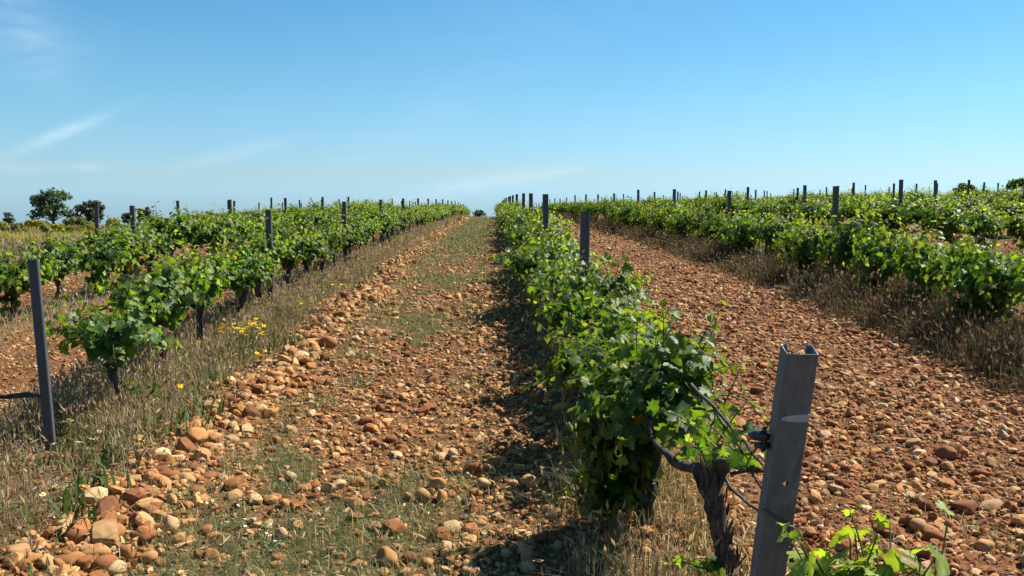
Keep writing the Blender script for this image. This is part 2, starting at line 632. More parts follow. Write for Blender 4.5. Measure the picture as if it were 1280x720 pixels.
DARK_G = np.array([0.021, 0.060, 0.010])
MID_G = np.array([0.066, 0.142, 0.020])
YOUNG_G = np.array([0.19, 0.245, 0.04])


def make_vine_parts(seed, shoots=28, half_len=0.30, head=0.36, length=(0.34, 0.66), leaf=(0.066, 0.118), full=True, spread=0.52,
                    droop=0.9, young=0.3, trunk_r=0.029, node=0.055, side=0.0, suckers=4, sdir=(0, 0), bare=False):
    """a gnarled trunk, two arms along the row, and the leafy shoots"""
    g = np.random.default_rng(seed)
    tp = np.zeros((9, 3))
    tp[:, 2] = np.linspace(-0.06, head, 9)
    tp[1:, :2] += np.cumsum(g.normal(0, 0.014, (8, 2)), 0)
    rad = trunk_r * (1 + 0.25 * g.normal(0, 1, 9).clip(-1, 1)) * np.linspace(1.25, 0.95, 9)
    tA = Acc()
    v, l, t = tube(tp, rad, 9)
    v += g.normal(0, 0.0035, v.shape)
    tA.add(v, l, t, (1, 1, 1))
    v, l, t = tube(tp[-1] + np.array([[0, 0, -0.05], [0.0, 0, 0.0], [0, 0, 0.035]]), [trunk_r * 1.2, trunk_r * 1.55, trunk_r * 0.7], 9)
    v += g.normal(0, 0.005, v.shape)
    tA.add(v, l, t, (1, 1, 1))
    for q in range(46):
        f_ = g.uniform(0.08, 0.97)
        p0 = np.array([np.interp(f_ * 8, np.arange(9), tp[:, k_]) for k_ in range(3)])
        a_ = g.uniform(0, 2 * np.pi)
        o_ = np.array([math.cos(a_), math.sin(a_), 0])
        s_ = np.array([-math.sin(a_), math.cos(a_), 0])
        rr_, L_, w_ = trunk_r * 1.06, g.uniform(0.05, 0.13), g.uniform(0.004, 0.010)
        b0, b1, b2 = p0 + o_ * rr_ * 0.95, p0 + o_ * (rr_ + g.uniform(0.002, 0.006)) + [0, 0, L_ * 0.5], p0 + o_ * (rr_ + g.uniform(0.0, 0.018)) + [0, 0, L_]
        tA.add([b0 - s_ * w_, b0 + s_ * w_, b1 + s_ * w_ * 1.2, b1 - s_ * w_ * 1.2, b2 + s_ * w_ * 0.4, b2 - s_ * w_ * 0.4], [0, 1, 2, 3, 3, 2, 4, 5], [4, 4], np.array([1, 1, 1]) * g.uniform(0.6, 1.5))
    top = tp[-1]
    arms, arm_paths = [], []
    for sgn in (-1, 1):
        k = 7
        s = np.linspace(0, 1, k)
        ap = np.zeros((k, 3))
        ap[:, 1] = sgn * half_len * 0.85 * s
        ap[:, 0] = np.cumsum(g.normal(0, 0.012, k))
        ap[:, 2] = 0.06 * np.sqrt(s) + np.cumsum(g.normal(0, 0.008, k))
        ap += top
        v, l, t = tube(ap, trunk_r * np.linspace(0.75, 0.34, k), 7)
        v += g.normal(0, 0.0025, v.shape)
        A = Acc()
        A.add(v, l, t, (1, 1, 1))
        arms.append(A)
        arm_paths.append(ap)
    F = Acc()
    P, Nn, D, S, Cc, K = [], [], [], [], [], []
    for i in range(shoots + suckers):
        ap = arm_paths[i % 2]
        o = ap[min(int(g.random() ** 0.8 * 7), 6)]
        L = g.uniform(*length)
        if i >= shoots:
            o = tp[g.integers(3, 9)]
            L *= 0.75
        a = g.uniform(0, 2 * np.pi)
        d = np.array([math.cos(a) * spread + side, math.sin(a) * spread * 0.75, g.uniform(0.45, 1.0)])
        if i >= shoots:
            d[:2] += sdir
        d /= np.linalg.norm(d)
        hang = droop * g.choice([0.15, 0.5, 1.0, 1.6, 2.3]) * (1.6 if i >= shoots else 1)
        m = max(4, int(L / node))
        pts = [o.copy()]
        for q in range(m):
            d = d + np.array([0, 0, -hang * 0.16 * (1 if q > 2 else 0.3)]) + g.normal(0, 0.10, 3)
            d /= np.linalg.norm(d)
            nx_ = pts[-1] + d * L / m
            nx_[2] = max(nx_[2], 0.10)
            pts.append(nx_)
        pts = np.array(pts)
        v, l, t = tube(pts, np.linspace(0.0045, 0.0016, len(pts)), 4, False)
        F.add(v, l, t, np.array([0.10, 0.13, 0.035]))
        for q in range(1, len(pts)):
            f = q / (len(pts) - 1)
            for rep in range(2 if (f < 0.75 and g.random() < 0.55) else 1):
                az_ = g.uniform(0, 2 * np.pi)
                out = np.array([math.cos(az_), math.sin(az_), g.uniform(-0.1, 0.55)])
                pl = g.uniform(0.03, 0.075) * (1.05 - 0.6 * f)
                bpos = pts[q] + out * pl
                if bare and bpos[2] < 0.40 and bpos[0] > -0.035 - 0.25 * max(0, bpos[2] - 0.3) and bpos[1] < 0.12:
                    continue
                if bpos[2] < 0.06:
                    continue
                ctr = bpos - (top + np.array([0, 0, 0.12]))
                ctr[2] *= 0.5
                ctr /= np.linalg.norm(ctr) + 1e-6
                nn = np.array([0, 0, 0.42]) + 0.9 * ctr + g.normal(0, 0.5, 3)
                sz = g.uniform(*leaf) * (1.0 - 0.62 * max(0, f - 0.45) / 0.55)
                P.append(bpos)
                Nn.append(nn)
                D.append(0.8 * out + np.array([0, 0, -0.9]) + 0.4 * ctr)
                S.append(sz)
                y = np.clip((f - 0.55) / 0.45, 0, 1) * (0.5 + young) + (young * 0.55 if g.random() < 0.3 else 0)
                base = DARK_G + (MID_G - DARK_G) * g.random()
                Cc.append((base + (YOUNG_G - base) * min(y, 1)) * g.uniform(0.75, 1.25))
                K.append(g.uniform(0.2, 2.2))
                if full:
                    v, l, t = tube(np.array([pts[q], bpos]), [0.0016, 0.0013], 3, False)
                    F.add(v, l, t, np.array([0.12, 0.13, 0.04]))
    v, l, t, c = place_leaves(np.array(P), np.array(Nn), np.array(D), np.array(S), np.array(Cc), full, np.array(K))
    F.add(v, l, t, c)
    return tA, arms, F


def vine_meshes(seed, **kw):
    tA, arms, F = make_vine_parts(seed, **kw)
    return dict(trunk=tA.mesh('trunk', M_BARK), arms=[a.mesh('arm', M_BARK) for a in arms], foliage=F.mesh('foliage', M_LEAF))


VINE_GROUP = 'grapevines in rows'


def build_vine(meshes):
    root = link_obj('grapevine', None)
    root.empty_display_size = 0.2
    link_obj('trunk', meshes['trunk'], root)
    for a in meshes['arms']:
        link_obj('arm', a, root)
    link_obj('foliage', meshes['foliage'], root)
    return root


def copy_tree(o, parent=None):
    c = o.copy()
    COL.objects.link(c)
    if parent is not None:
        c.parent = parent
    for ch in [k for k in o.children]:
        copy_tree(ch, c)
    return c


PROTO_KW = [dict(shoots=46, young=0.35, head=0.41, suckers=0, droop=0.6, spread=0.46), dict(shoots=54, length=(0.38, 0.66), young=0.25, head=0.40, suckers=1, droop=0.7, spread=0.45),
            dict(shoots=42, droop=0.5, young=0.45, head=0.42, suckers=0, spread=0.42), dict(shoots=50, spread=0.6, young=0.3, head=0.40, suckers=1),
            dict(shoots=48, length=(0.36, 0.64), droop=0.9, young=0.5, suckers=8), dict(shoots=58, droop=0.8, spread=0.5, young=0.3, suckers=10),
            dict(shoots=42, length=(0.38, 0.78), young=0.5, suckers=7), dict(shoots=62, leaf=(0.07, 0.122), spread=0.6, droop=1.1, young=0.25, suckers=12),
            dict(shoots=84, spread=0.55, droop=1.0, young=0.4, suckers=26, half_len=0.42), dict(shoots=76, spread=0.6, droop=1.2, young=0.3, suckers=30, half_len=0.42)]
PROTO_MESH = [vine_meshes(100 + i, **kw) for i, kw in enumerate(PROTO_KW)]
first_of = [None] * len(PROTO_MESH)

ROW_WORDS = {'L1': 'first row left of the track', 'L2': 'second row left of the track', 'L3': 'third row left of the track',
             'L4': 'fourth row left of the track',
             'C': 'middle row behind the closest post', 'R1': 'first row right of the red lane', 'R2': 'second row right of the red lane',
             'R3': 'third row right of the red lane', 'R4': 'fourth row right of the red lane', 'R5': 'fifth row right of the red lane',
             'R6': 'sixth row right of the red lane'}
ORD = ['nearest', 'second', 'third', 'fourth', 'fifth', 'sixth', 'seventh', 'eighth', 'ninth', 'tenth', 'eleventh', 'twelfth', 'thirteenth', 'fourteenth',
       'fifteenth', 'sixteenth', 'seventeenth', 'eighteenth', 'nineteenth', 'twentieth']


def in_frame(X, Y, margin=0):
    px = 615 + FPX * X / max(Y, 0.1)
    return -margin < px < 1280 + margin


cand = []
for rn, (rx, y0, y1, ph) in ROWS.items():
    if rn == 'L1':
        yy = list(5.6 + 1.03 * np.arange(82))
    elif rn == 'C':
        yy = [4.72, 5.75] + list(6.85 + 1.03 * np.arange(84))
    elif rn == 'R1':
        yy = list(6.5 + 1.03 * np.arange(82))
    else:
        yy = list(y0 + rng.uniform(0, 1) + 1.03 * np.arange(int((y1 - y0) / 1.03)))
    for i, y in enumerate(yy):
        if y > y1:
            break
        y = y + rng.normal(0, 0.06)
        x = rx + rng.normal(0, 0.05)
        if not in_frame(x, y, FPX * 1.3 / y):
            continue
        cand.append((y, x, rn))
miss = [c for c in cand if c[2] != 'L1' and c[0] > 12 and rng.random() < 0.05]      # a few vines have died
cand = [c for c in cand if c not in miss]
cand.sort(key=lambda c: math.hypot(c[0], c[1]))
near_v, far_v = cand[:292], cand[292:]

counter = {}
for (y, x, rn) in near_v:
    counter[rn] = counter.get(rn, 0) + 1
    k = int(rng.integers(0, 8))
    if rn == 'C' and y < 40:
        k = [8, 7, 9, 8, 5, 9][counter[rn] % 6]
    if rn == 'R1' and y < 30:
        k = [7, 5, 9, 6, 4, 7, 8][counter[rn] % 7]
    if rn == 'L1' and y < 30:
        k = [1, 3, 0, 2, 3, 1][counter[rn] % 6]
    if first_of[k] is None:
        root = first_of[k] = build_vine(PROTO_MESH[k])
    else:
        root = copy_tree(first_of[k])
    root.location = (x, y, float(land(x, y)) - (0.09 if rn == 'R1' else 0.01))
    root.rotation_euler = (rng.normal(0, 0.03), rng.normal(0, 0.04), (0 if rng.random() < 0.5 else math.pi) + rng.normal(0, 0.25))
    sc = rng.uniform(0.88, 1.12)
    wsc = {'C': 0.82, 'L1': 0.84, 'L2': 1.05, 'L3': 0.92, 'R1': 0.95}.get(rn, 1.0)
    zs = sc * {'C': 0.93, 'L1': 0.90, 'R1': 1.03, 'L2': 1.06, 'L3': 0.84, 'L4': 0.8}.get(rn, 0.95)
    if rn == 'L1' and y < 7.4:
        zs *= 1.07
        wsc = 0.98
    if rn == 'C' and 4 < y < 12:
        zs *= 0.88
    root.scale = (sc * wsc, sc * (1.12 if rn == 'C' else 0.72 if rn == 'R1' else wsc + 0.04), zs)
    i = counter[rn]
    off = {'C': 3}.get(rn, 0)
    j = i - 1 + off
    if j < len(ORD) and y < 30:
        nth = ORD[j] if j else 'nearest'
        lab = f'leafy green grapevine, {nth} in the {ROW_WORDS[rn]}'
    else:
        lab = f'small far grapevine near the crest, {ROW_WORDS[rn]}'
    tag(root, lab, 'grapevine', VINE_GROUP)

# the three vines beside the camera have shapes of their own
v = build_vine(vine_meshes(501, shoots=52, suckers=56, half_len=0.18, head=0.40, length=(0.36, 0.62), leaf=(0.07, 0.12), droop=1.15, spread=0.40, young=0.32, trunk_r=0.026, side=-0.10, sdir=(-0.95, 0.15), bare=True))
v.location = (0.635, 3.62, float(land(0.635, 3.62)) - 0.02)
v.rotation_euler = (0, 0.02, 0.1)
v.scale = (0.88, 1, 0.93)
tag(v, 'big dark green grapevine hanging low over its black trunk, left of the nearest post', 'grapevine', VINE_GROUP)
v = build_vine(vine_meshes(509, shoots=9, half_len=0.26, head=0.48, length=(0.16, 0.30), leaf=(0.04, 0.07), droop=0.5, spread=0.8, young=0.8, trunk_r=0.029, side=-0.3, suckers=2))
v.location = (0.745, 2.93, float(land(0.745, 2.93)) - 0.02)
v.rotation_euler = (0.03, 0.0, 0.0)
q = np.random.default_rng(31)
zz_ = np.linspace(0, 1, 26)
key = np.array([(0.055, 0.0, -0.06), (0.05, -0.005, 0.05), (0.035, 0.0, 0.15), (0.005, 0.01, 0.25), (-0.012, 0.012, 0.34), (-0.030, 0.02, 0.42), (-0.022, 0.02, 0.48)])
kr = np.array([0.040, 0.034, 0.027, 0.026, 0.031, 0.041, 0.022])
tp_ = np.stack([np.interp(zz_ * 6, np.arange(7), key[:, k_]) for k_ in range(3)], -1)
rr_ = np.interp(zz_ * 6, np.arange(7), kr) * (1 + 0.10 * q.normal(0, 1, 26))
vt, lt, tt = tube(tp_, rr_, 14)
vt = vt + q.normal(0, 0.0035, vt.shape)
A_c = Acc()
A_c.add(vt, lt, tt, (1, 1, 1))
for _k in range(150):
    f_ = q.uniform(0.05, 0.98)
    p0 = np.array([np.interp(f_ * 25, np.arange(26), tp_[:, k_]) for k_ in range(3)])
    r0 = np.interp(f_ * 25, np.arange(26), rr_)
    a_ = q.uniform(0, 2 * np.pi)
    o_, s_ = np.array([math.cos(a_), math.sin(a_), 0]), np.array([-math.sin(a_), math.cos(a_), 0])
    L_, w_, tw = q.uniform(0.03, 0.10), q.uniform(0.003, 0.008), s_ * q.normal(0, 0.02)
    b0, b1, b2 = p0 + o_ * r0 * 0.95, p0 + o_ * (r0 + q.uniform(0.002, 0.007)) + [0, 0, L_ * 0.5] + tw * 0.5, p0 + o_ * (r0 + q.uniform(0.0, 0.022)) + [0, 0, L_] + tw
    A_c.add([b0 - s_ * w_, b0 + s_ * w_, b1 + s_ * w_ * 1.2, b1 - s_ * w_ * 1.2, b2 + s_ * w_ * 0.3, b2 - s_ * w_ * 0.3], [0, 1, 2, 3, 3, 2, 4, 5], [4, 4], np.array([1, 1, 1.03]) * q.uniform(0.6, 2.0))
for ch in v.children:
    if ch.name.startswith('trunk'):
        ch.data = A_c.mesh('trunk', M_BARK)
for apts, r0 in (([(-0.03, 0.02, 0.43), (-0.07, 0.07, 0.475), (-0.12, 0.13, 0.47), (-0.16, 0.20, 0.50), (-0.18, 0.30, 0.52), (-0.17, 0.42, 0.58)], 0.027),
                 ([(-0.02, 0.02, 0.45), (0.01, 0.0, 0.50), (0.015, -0.05, 0.53), (0.04, -0.12, 0.55), (0.05, -0.24, 0.57)], 0.022)):
    ap_ = np.array(apts)
    kk_ = np.linspace(0, len(ap_) - 1, 16)
    ap_ = np.stack([np.interp(kk_, np.arange(len(ap_)), ap_[:, k_]) for k_ in range(3)], -1)
    va, la, ta = tube(ap_, np.linspace(r0, 0.004, 16) * (1 + 0.12 * q.normal(0, 1, 16)), 9)
    A_c = Acc()
    A_c.add(va + q.normal(0, 0.0025, va.shape), la, ta, (0.9, 0.9, 0.9))
    link_obj('arm', A_c.mesh('arm', M_BARK), v)
for cpts in ([(-0.03, 0.30, 0.62), (0.0, 0.12, 0.66), (0.03, -0.10, 0.60), (0.07, -0.34, 0.47), (0.085, -0.46, 0.40)],
             [(-0.06, 0.25, 0.72), (0.02, 0.0, 0.64), (0.05, -0.25, 0.60), (0.05, -0.42, 0.585)],
             [(0.0, 0.02, 0.47), (0.03, -0.12, 0.44), (0.05, -0.3, 0.46), (0.045, -0.44, 0.43)],
             [(0.02, -0.05, 0.5), (0.09, -0.2, 0.56), (0.11, -0.33, 0.50), (0.10, -0.42, 0.36)]):
    q_ = np.array(cpts)
    q_ = np.stack([np.interp(np.linspace(0, len(q_) - 1, 13), np.arange(len(q_)), q_[:, k_]) for k_ in range(3)], -1)
    q_ += np.random.default_rng(int(q_[1, 1] * 999) % 97).normal(0, 0.004, q_.shape)
    A_c = Acc()
    A_c.add(*tube(q_, np.linspace(0.0065, 0.003, 13), 6), (1, 1, 1))
    link_obj('cane', A_c.mesh('cane', M_BARK), v)
tag(v, 'old grapevine with shaggy grey trunk and sparse yellowish leaves beside the nearest post', 'grapevine', VINE_GROUP)
v = build_vine(vine_meshes(503, shoots=26, half_len=0.06, head=0.40, length=(0.22, 0.38), leaf=(0.065, 0.115), droop=0.4, spread=0.22, young=0.7, trunk_r=0.03))
v.location = (0.785, 1.90, float(land(0.785, 1.90)) - 0.13)
tag(v, 'bright young grapevine with pale shoot tips at the bottom edge, right of the nearest post', 'grapevine', VINE_GROUP)

v = build_vine(vine_meshes(504, shoots=10, half_len=0.25, head=0.40, length=(0.3, 0.5), leaf=(0.06, 0.10), spread=0.5, young=0.5))
v.location = (-2.80, 3.95, float(land(-2.80, 3.95)) - 0.02)
tag(v, 'sparse grapevine cut by the left edge, in front of the leaning post', 'grapevine', VINE_GROUP)

# all the farther vines, too many and too small to tell apart
F = Acc()
T = Acc()
lo = [make_vine_parts(700 + i, shoots=26, full=False, young=0.4, leaf=(0.09, 0.135), node=0.075) for i in range(5)]
lo = [(np.concatenate(a.v), np.concatenate(a.l), np.concatenate(a.t), np.concatenate(b.v), np.concatenate(b.l), np.concatenate(b.t), np.concatenate(b.c)) for a, _, b in lo]
for (y, x, rn) in far_v:
    tv, tl, tt, fv, fl, ft, fc = lo[int(rng.integers(0, 5))]
    a = rng.normal(0, 0.3) + (math.pi if rng.random() < 0.5 else 0)
    s = rng.uniform(0.85, 1.05)
    m = np.array([[math.cos(a), -math.sin(a), 0], [math.sin(a), math.cos(a), 0], [0, 0, 1]]) * s
    o = np.array([x, y, float(land(x, y))])
    F.add(fv @ m.T + o, fl, ft, fc * rng.uniform(0.8, 1.2))
    T.add(tv @ m.T + o, tl, tt, (1, 1, 1))
far = link_obj('distant_vines', F.mesh('distant_vines', M_LEAF))
tag(far, 'mass of distant grapevines merging together along the crest', 'vines', kind='stuff')
ft_ = link_obj('trunk', T.mesh('trunk', M_BARK), far)
ft_['kind'] = 'stuff'


# ------------------------------------------------------------------ posts
def channel_mesh(name, h, w=0.062, d=0.034, lip=0.012, th=0.003, foot=0.25):
    """open steel channel: web towards -Y, flanges and lips behind it"""
    hw = w / 2
    r = 0.004
    outer = [(-hw + lip, d), (-hw, d), (-hw, r), (-hw + r, 0), (hw - r, 0), (hw, r), (hw, d), (hw - lip, d)]
    i_ = hw - th
    inner = [(hw - lip, d - th), (i_, d - th), (i_, th + r * 0.6), (i_ - r * 0.6, th), (-i_ + r * 0.6, th), (-i_, th + r * 0.6), (-i_, d - th), (-hw + lip, d - th)]
    ring = outer + inner
    k = len(ring)
    zs = [-foot] + list(np.linspace(0, h, 9))
    v = [(x, y, z) for z in zs for x, y in ring]
    loops, tot = [], []
    for a in range(len(zs) - 1):
        for b in range(k):
            b2 = (b + 1) % k
            loops += [a * k + b, a * k + b2, (a + 1) * k + b2, (a + 1) * k + b]
            tot.append(4)
    for base, flip in ((0, True), ((len(zs) - 1) * k, False)):     # the cut ends as quads between outer and inner outline
        for b in range(7):
            q = [base + b, base + b + 1, base + k - 2 - b, base + k - 1 - b]
            loops += q[::-1] if flip else q
            tot.append(4)
    return mesh_np(name, np.array(v), loops, tot, M_STEEL, None, False)


POST_GROUP = 'steel posts in the vine rows'
POST_MESH = [channel_mesh('vineyard_post', h, w=w_) for h, w_ in ((1.05, 0.062), (1.10, 0.062), (1.15, 0.072), (1.18, 0.066))]
pcount = {}
prng = np.random.default_rng(5)
for rn, (rx, y0, y1, ph) in ROWS.items():
    for n in range(18):
        Y = ph + 5.0 * n * (0.985 if rn == 'C' else 1.0)
        if Y < y0 - 0.2 or Y > y1 + 2 or (rn == 'C' and n == 0):
            continue
        X = rx + (0.02 if rn == 'C' else 0) + prng.normal(0, 0.010)
        if not in_frame(X, Y, 40):
            continue
        pcount[rn] = pcount.get(rn, 0) + 1
        o = link_obj('vineyard_post', POST_MESH[{'L1': 0, 'C': 2}.get(rn, int(rng.integers(1, 4)))])
        o.location = (X, Y, float(land(X, Y)))
        o.rotation_euler = (prng.normal(0, 0.014), prng.normal(0, 0.018), prng.normal(0, 0.2))
        j = pcount[rn] - 1 + (1 if rn == 'C' else 0)
        if rn == 'L1' and j == 0:
            o.location = (-2.325, Y, float(land(X, Y)) - 0.04)
            o.rotation_euler = (0, R(-2.4), 0.12)
            o.data = channel_mesh('vineyard_post', 1.05, w=0.05, d=0.026)
            lab = 'dark steel post leaning outward near the left edge, with a dead cane beside it'
        elif Y < 32:
            lab = f'dark steel post, {ORD[j]} in the {ROW_WORDS[rn]}'
        else:
            lab = f'far thin dark post on the skyline, {ROW_WORDS[rn]}'
        tag(o, lab, 'post', POST_GROUP)

# the post beside the camera
px_, py_ = 0.725, 2.425
pz_ = float(land(px_, py_))
post = link_obj('vineyard_post', channel_mesh('vineyard_post', 1.005, w=0.078, d=0.058, lip=0.016, th=0.0035))
post.location = (px_, py_, pz_)
post.rotation_euler = (R(15.0), R(1.5), R(-2))
tag(post, 'wide grey galvanised channel post with a pale streak, closest to the camera', 'post', POST_GROUP)
# a round hole right through the web
hole_cut = link_obj('cutter', mesh_np('cutter', *tube(np.array([[0.004, -0.02, 0.65], [0.004, 0.02, 0.65]]), [0.0075, 0.0075], 12), M_STEEL))
hole_cut.parent = post
md = post.modifiers.new('hole', 'BOOLEAN')
md.operation = 'DIFFERENCE'
md.object = hole_cut
md.solver = 'EXACT'
bpy.context.view_layer.update()
dg = bpy.context.evaluated_depsgraph_get()
post.data = bpy.data.meshes.new_from_object(post.evaluated_get(dg))
post.modifiers.clear()
bpy.data.objects.remove(hole_cut, do_unlink=True)
post.data.materials.clear()
post.data.materials.append(M_GALV)
# bright cut rim round its top
A = Acc()
hw, d, lp, e = 0.0374, 0.0564, 0.014, 0.0012
RZ = 1.0055
A.add(*tube(np.array([[-hw + lp, d, RZ], [-hw, d, RZ], [-hw, 0.0017, RZ], [hw, 0.0017, RZ], [hw, d, RZ], [hw - lp, d, RZ]]), [0.0016] * 6, 6), (1, 1, 1))
A.add(*tube(np.array([[-hw + lp, d, RZ - 0.004], [-hw + lp * 0.7, d, RZ + 0.008], [-hw + lp * 0.35, d, RZ + 0.022]]), [0.003, 0.0022, 0.0008], 5), (1, 1, 1))
A.add(*tube(np.array([[hw - lp, d, RZ - 0.004], [hw - lp * 0.9, d, RZ + 0.008], [hw - lp * 0.8, d, RZ + 0.014]]), [0.003, 0.0022, 0.0008], 5), (1, 1, 1))
link_obj('rim', A.mesh('rim', M_EDGE), post)
# pale streak of paint across the web
u = np.linspace(-0.031, 0.0375, 13)
hh = 0.0115 * np.sqrt(np.clip(1 - ((u - 0.027) / 0.0585) ** 2, 0.0, 1)) * (1 + 0.06 * np.sin(u * 300))
zc = 0.832 + 0.05 * (u - 0.0) + 0.0025
top_ = np.stack([u, np.full_like(u, -0.0022), zc + hh], -1)
bot_ = np.stack([u, np.full_like(u, -0.0022), zc - hh * 0.85], -1)
V = np.concatenate([top_, bot_, top_ + [0, 0.0016, 0], bot_ + [0, 0.0016, 0]])
n_ = len(u)
lo_, to_ = [], []
for i in range(n_ - 1):
    lo_ += [i, n_ + i, n_ + i + 1, i + 1, 2 * n_ + i, i, i + 1, 2 * n_ + i + 1, n_ + i, 3 * n_ + i, 3 * n_ + i + 1, n_ + i + 1]
    to_ += [4, 4, 4]
link_obj('paint_streak', mesh_np('paint_streak', V, lo_, to_, M_PAINT, None, False), post)
# black clip behind its left edge, and the bent wire hook low on the web
A = Acc()
A.add(*tube(np.array([[-0.050, 0.008, 0.80], [-0.066, 0.010, 0.803], [-0.086, 0.016, 0.80], [-0.096, 0.03, 0.795]]), [0.007, 0.015, 0.013, 0.006], 8), (1, 1, 1))
A.add(*tube(np.array([[-0.047, 0.012, 0.775], [-0.06, 0.016, 0.772], [-0.083, 0.02, 0.772]]), [0.008, 0.012, 0.006], 8), (1, 1, 1))
A.add(*tube(np.array([[-0.062, 0.01, 0.76], [-0.06, 0.012, 0.80], [-0.066, 0.012, 0.825]]), [0.006, 0.007, 0.005], 8), (1, 1, 1))
clip = link_obj('wire_clip', A.mesh('wire_clip', M_BLACK), post)
clip.location = (0.006, 0.02, -0.035)
A = Acc()
hk = [(-0.052, -0.004, 0.565), (-0.02, -0.006, 0.545), (0.012, -0.008, 0.525), (0.030, -0.008, 0.517), (0.036, -0.012, 0.50), (0.036, -0.014, 0.465), (0.030, -0.012, 0.445)]
A.add(*tube(np.array(hk), [0.003] * 7, 6), (1, 1, 1))
hook = link_obj('wire_hook', A.mesh('wire_hook', M_STEEL), post)
hook.location = (0.005, 0.001, 0.01)

# dead cane running from the left edge to the leaning post
A = Acc()
cp = np.array([(-2.95, 4.70, 0.40), (-2.80, 4.72, 0.47), (-2.66, 4.74, 0.475), (-2.52, 4.76, 0.455), (-2.41, 4.78, 0.46), (-2.36, 4.80, 0.45)])
cp[:, 2] += float(land(-2.5, 4.75)) - 0.14
v, l, t = tube(cp, [0.020, 0.017, 0.016, 0.013, 0.013, 0.006], 8)
A.add(v + rng.normal(0, 0.002, v.shape), l, t, (1, 1, 1))
v, l, t = tube(cp[[0, 0]] + np.array([[0, 0, 0], [-0.06, -0.03, -float(cp[0, 2] - land(-3.0, 4.68)) - 0.04]]), [0.022, 0.028], 8)
A.add(v + rng.normal(0, 0.003, v.shape), l, t, (1, 1, 1))
o = link_obj('dead_vine', A.mesh('dead_vine', M_BARK))
tag(o, 'dead leafless vine cane reaching sideways to the leaning left post', 'vine')


# ------------------------------------------------------------------ stones
def ico(sub):
    import bmesh
    bm = bmesh.new()
    bmesh.ops.create_icosphere(bm, subdivisions=sub, radius=1.0)
    bm.verts.ensure_lookup_table()
    v = np.array([q.co[:] for q in bm.verts])
    f = [[w.index for w in p.verts] for p in bm.faces]
    bm.free()
    return v, f


def stone_shapes(sub, count, seed):
    g = np.random.default_rng(seed)
    v0, f = ico(sub)
    out = []
    for _ in range(count):
        v = v0.copy()
        for _k in range(g.integers(6, 12)):                       # knock flats into it
            n = g.normal(0, 1, 3)
            n /= np.linalg.norm(n)
            lim = g.uniform(0.36 if sub < 3 else 0.62, 0.92)
            dd = v @ n
            over = np.clip(dd - lim, 0, None)
            v = v - over[:, None] * n * 0.95
        w = g.normal(0, 1, (3, 3)) * 1.6
        v = v * (1 + 0.06 * np.sin(v @ w[0] + 1) + 0.05 * np.sin(v @ w[1] * 2 + 2))[:, None]
        v = v * np.array([1, g.uniform(0.62, 0.95), g.uniform(0.42, 0.72)])
        out.append(v)
    return np.array(out), f


SH = {3: stone_shapes(3, 14, 1), 2: stone_shapes(2, 16, 2), 1: stone_shapes(1, 16, 3)}
STONE_L = np.array([(0.300, 0.158, 0.070), (0.255, 0.120, 0.050), (0.325, 0.190, 0.094), (0.205, 0.086, 0.038), (0.285, 0.175, 0.095), (0.165, 0.072, 0.036), (0.360, 0.255, 0.155)])
STONE_R = np.array([(0.290, 0.142, 0.063), (0.240, 0.106, 0.046), (0.315, 0.176, 0.084), (0.185, 0.077, 0.037), (0.300, 0.190, 0.108), (0.155, 0.066, 0.036), (0.360, 0.255, 0.165)])


def rotz(n, g, tilt=0.35):
    a = g.uniform(0, 2 * np.pi, n)
    b = g.normal(0, tilt, n)
    c = g.normal(0, tilt, n)
    ca, sa, cb, sb, cc, sc = np.cos(a), np.sin(a), np.cos(b), np.sin(b), np.cos(c), np.sin(c)
    Z, O, I = np.zeros(n), np.zeros(n), np.ones(n)
    Rz = np.stack([ca, -sa, Z, sa, ca, Z, Z, Z, I], -1).reshape(n, 3, 3)
    Rx = np.stack([I, Z, Z, Z, cb, -sb, Z, sb, cb], -1).reshape(n, 3, 3)
    Ry = np.stack([cc, Z, sc, Z, I, Z, -sc, Z, cc], -1).reshape(n, 3, 3)
    return Rz @ Rx @ Ry


def add_stones(acc, X, Y, size, pal, sub, g, sink=0.4):
    n = len(X)
    if n == 0:
        return
    shp, f = SH[sub]
    tv = shp.shape[1]
    base = shp[g.integers(0, len(shp), n)]
    V = np.einsum('nij,nvj->nvi', rotz(n, g), base * size[:, None, None])
    zmin = V[:, :, 2].min(1)
    V[:, :, 0] += X[:, None]
    V[:, :, 1] += Y[:, None]
    V[:, :, 2] += (land(X, Y) - zmin - size * sink)[:, None]
    loops, tot = repeat(tv, f, n)
    c = np.array([1.30, 1.22, 1.0]) * pal[np.minimum((g.random(n) ** 1.0 * len(pal)).astype(int), len(pal) - 1)] * g.uniform(0.72, 1.2, n)[:, None]
    acc.add(V.reshape(-1, 3), loops, tot, np.repeat(c, tv, 0))


def scatter(x0, x1, y0, y1, dens, g):
    n = g.poisson((x1 - x0) * (y1 - y0) * dens)
    return g.uniform(x0, x1, n), g.uniform(y0, y1, n)


g = np.random.default_rng(77)


def keep_left(X, Y):
    heap = np.exp(-((X + 1.5) / 0.28) ** 2)
    right = np.exp(-((X - 0.05) / 0.32) ** 2)
    mid = 0.8 * (1 - 0.7 * weed_mask(X, Y))
    return np.clip(np.maximum(np.maximum(heap, right * 0.95), mid) * (1 - 0.85 * smooth01(-1.75, -2.0, X)), 0.06, 1)


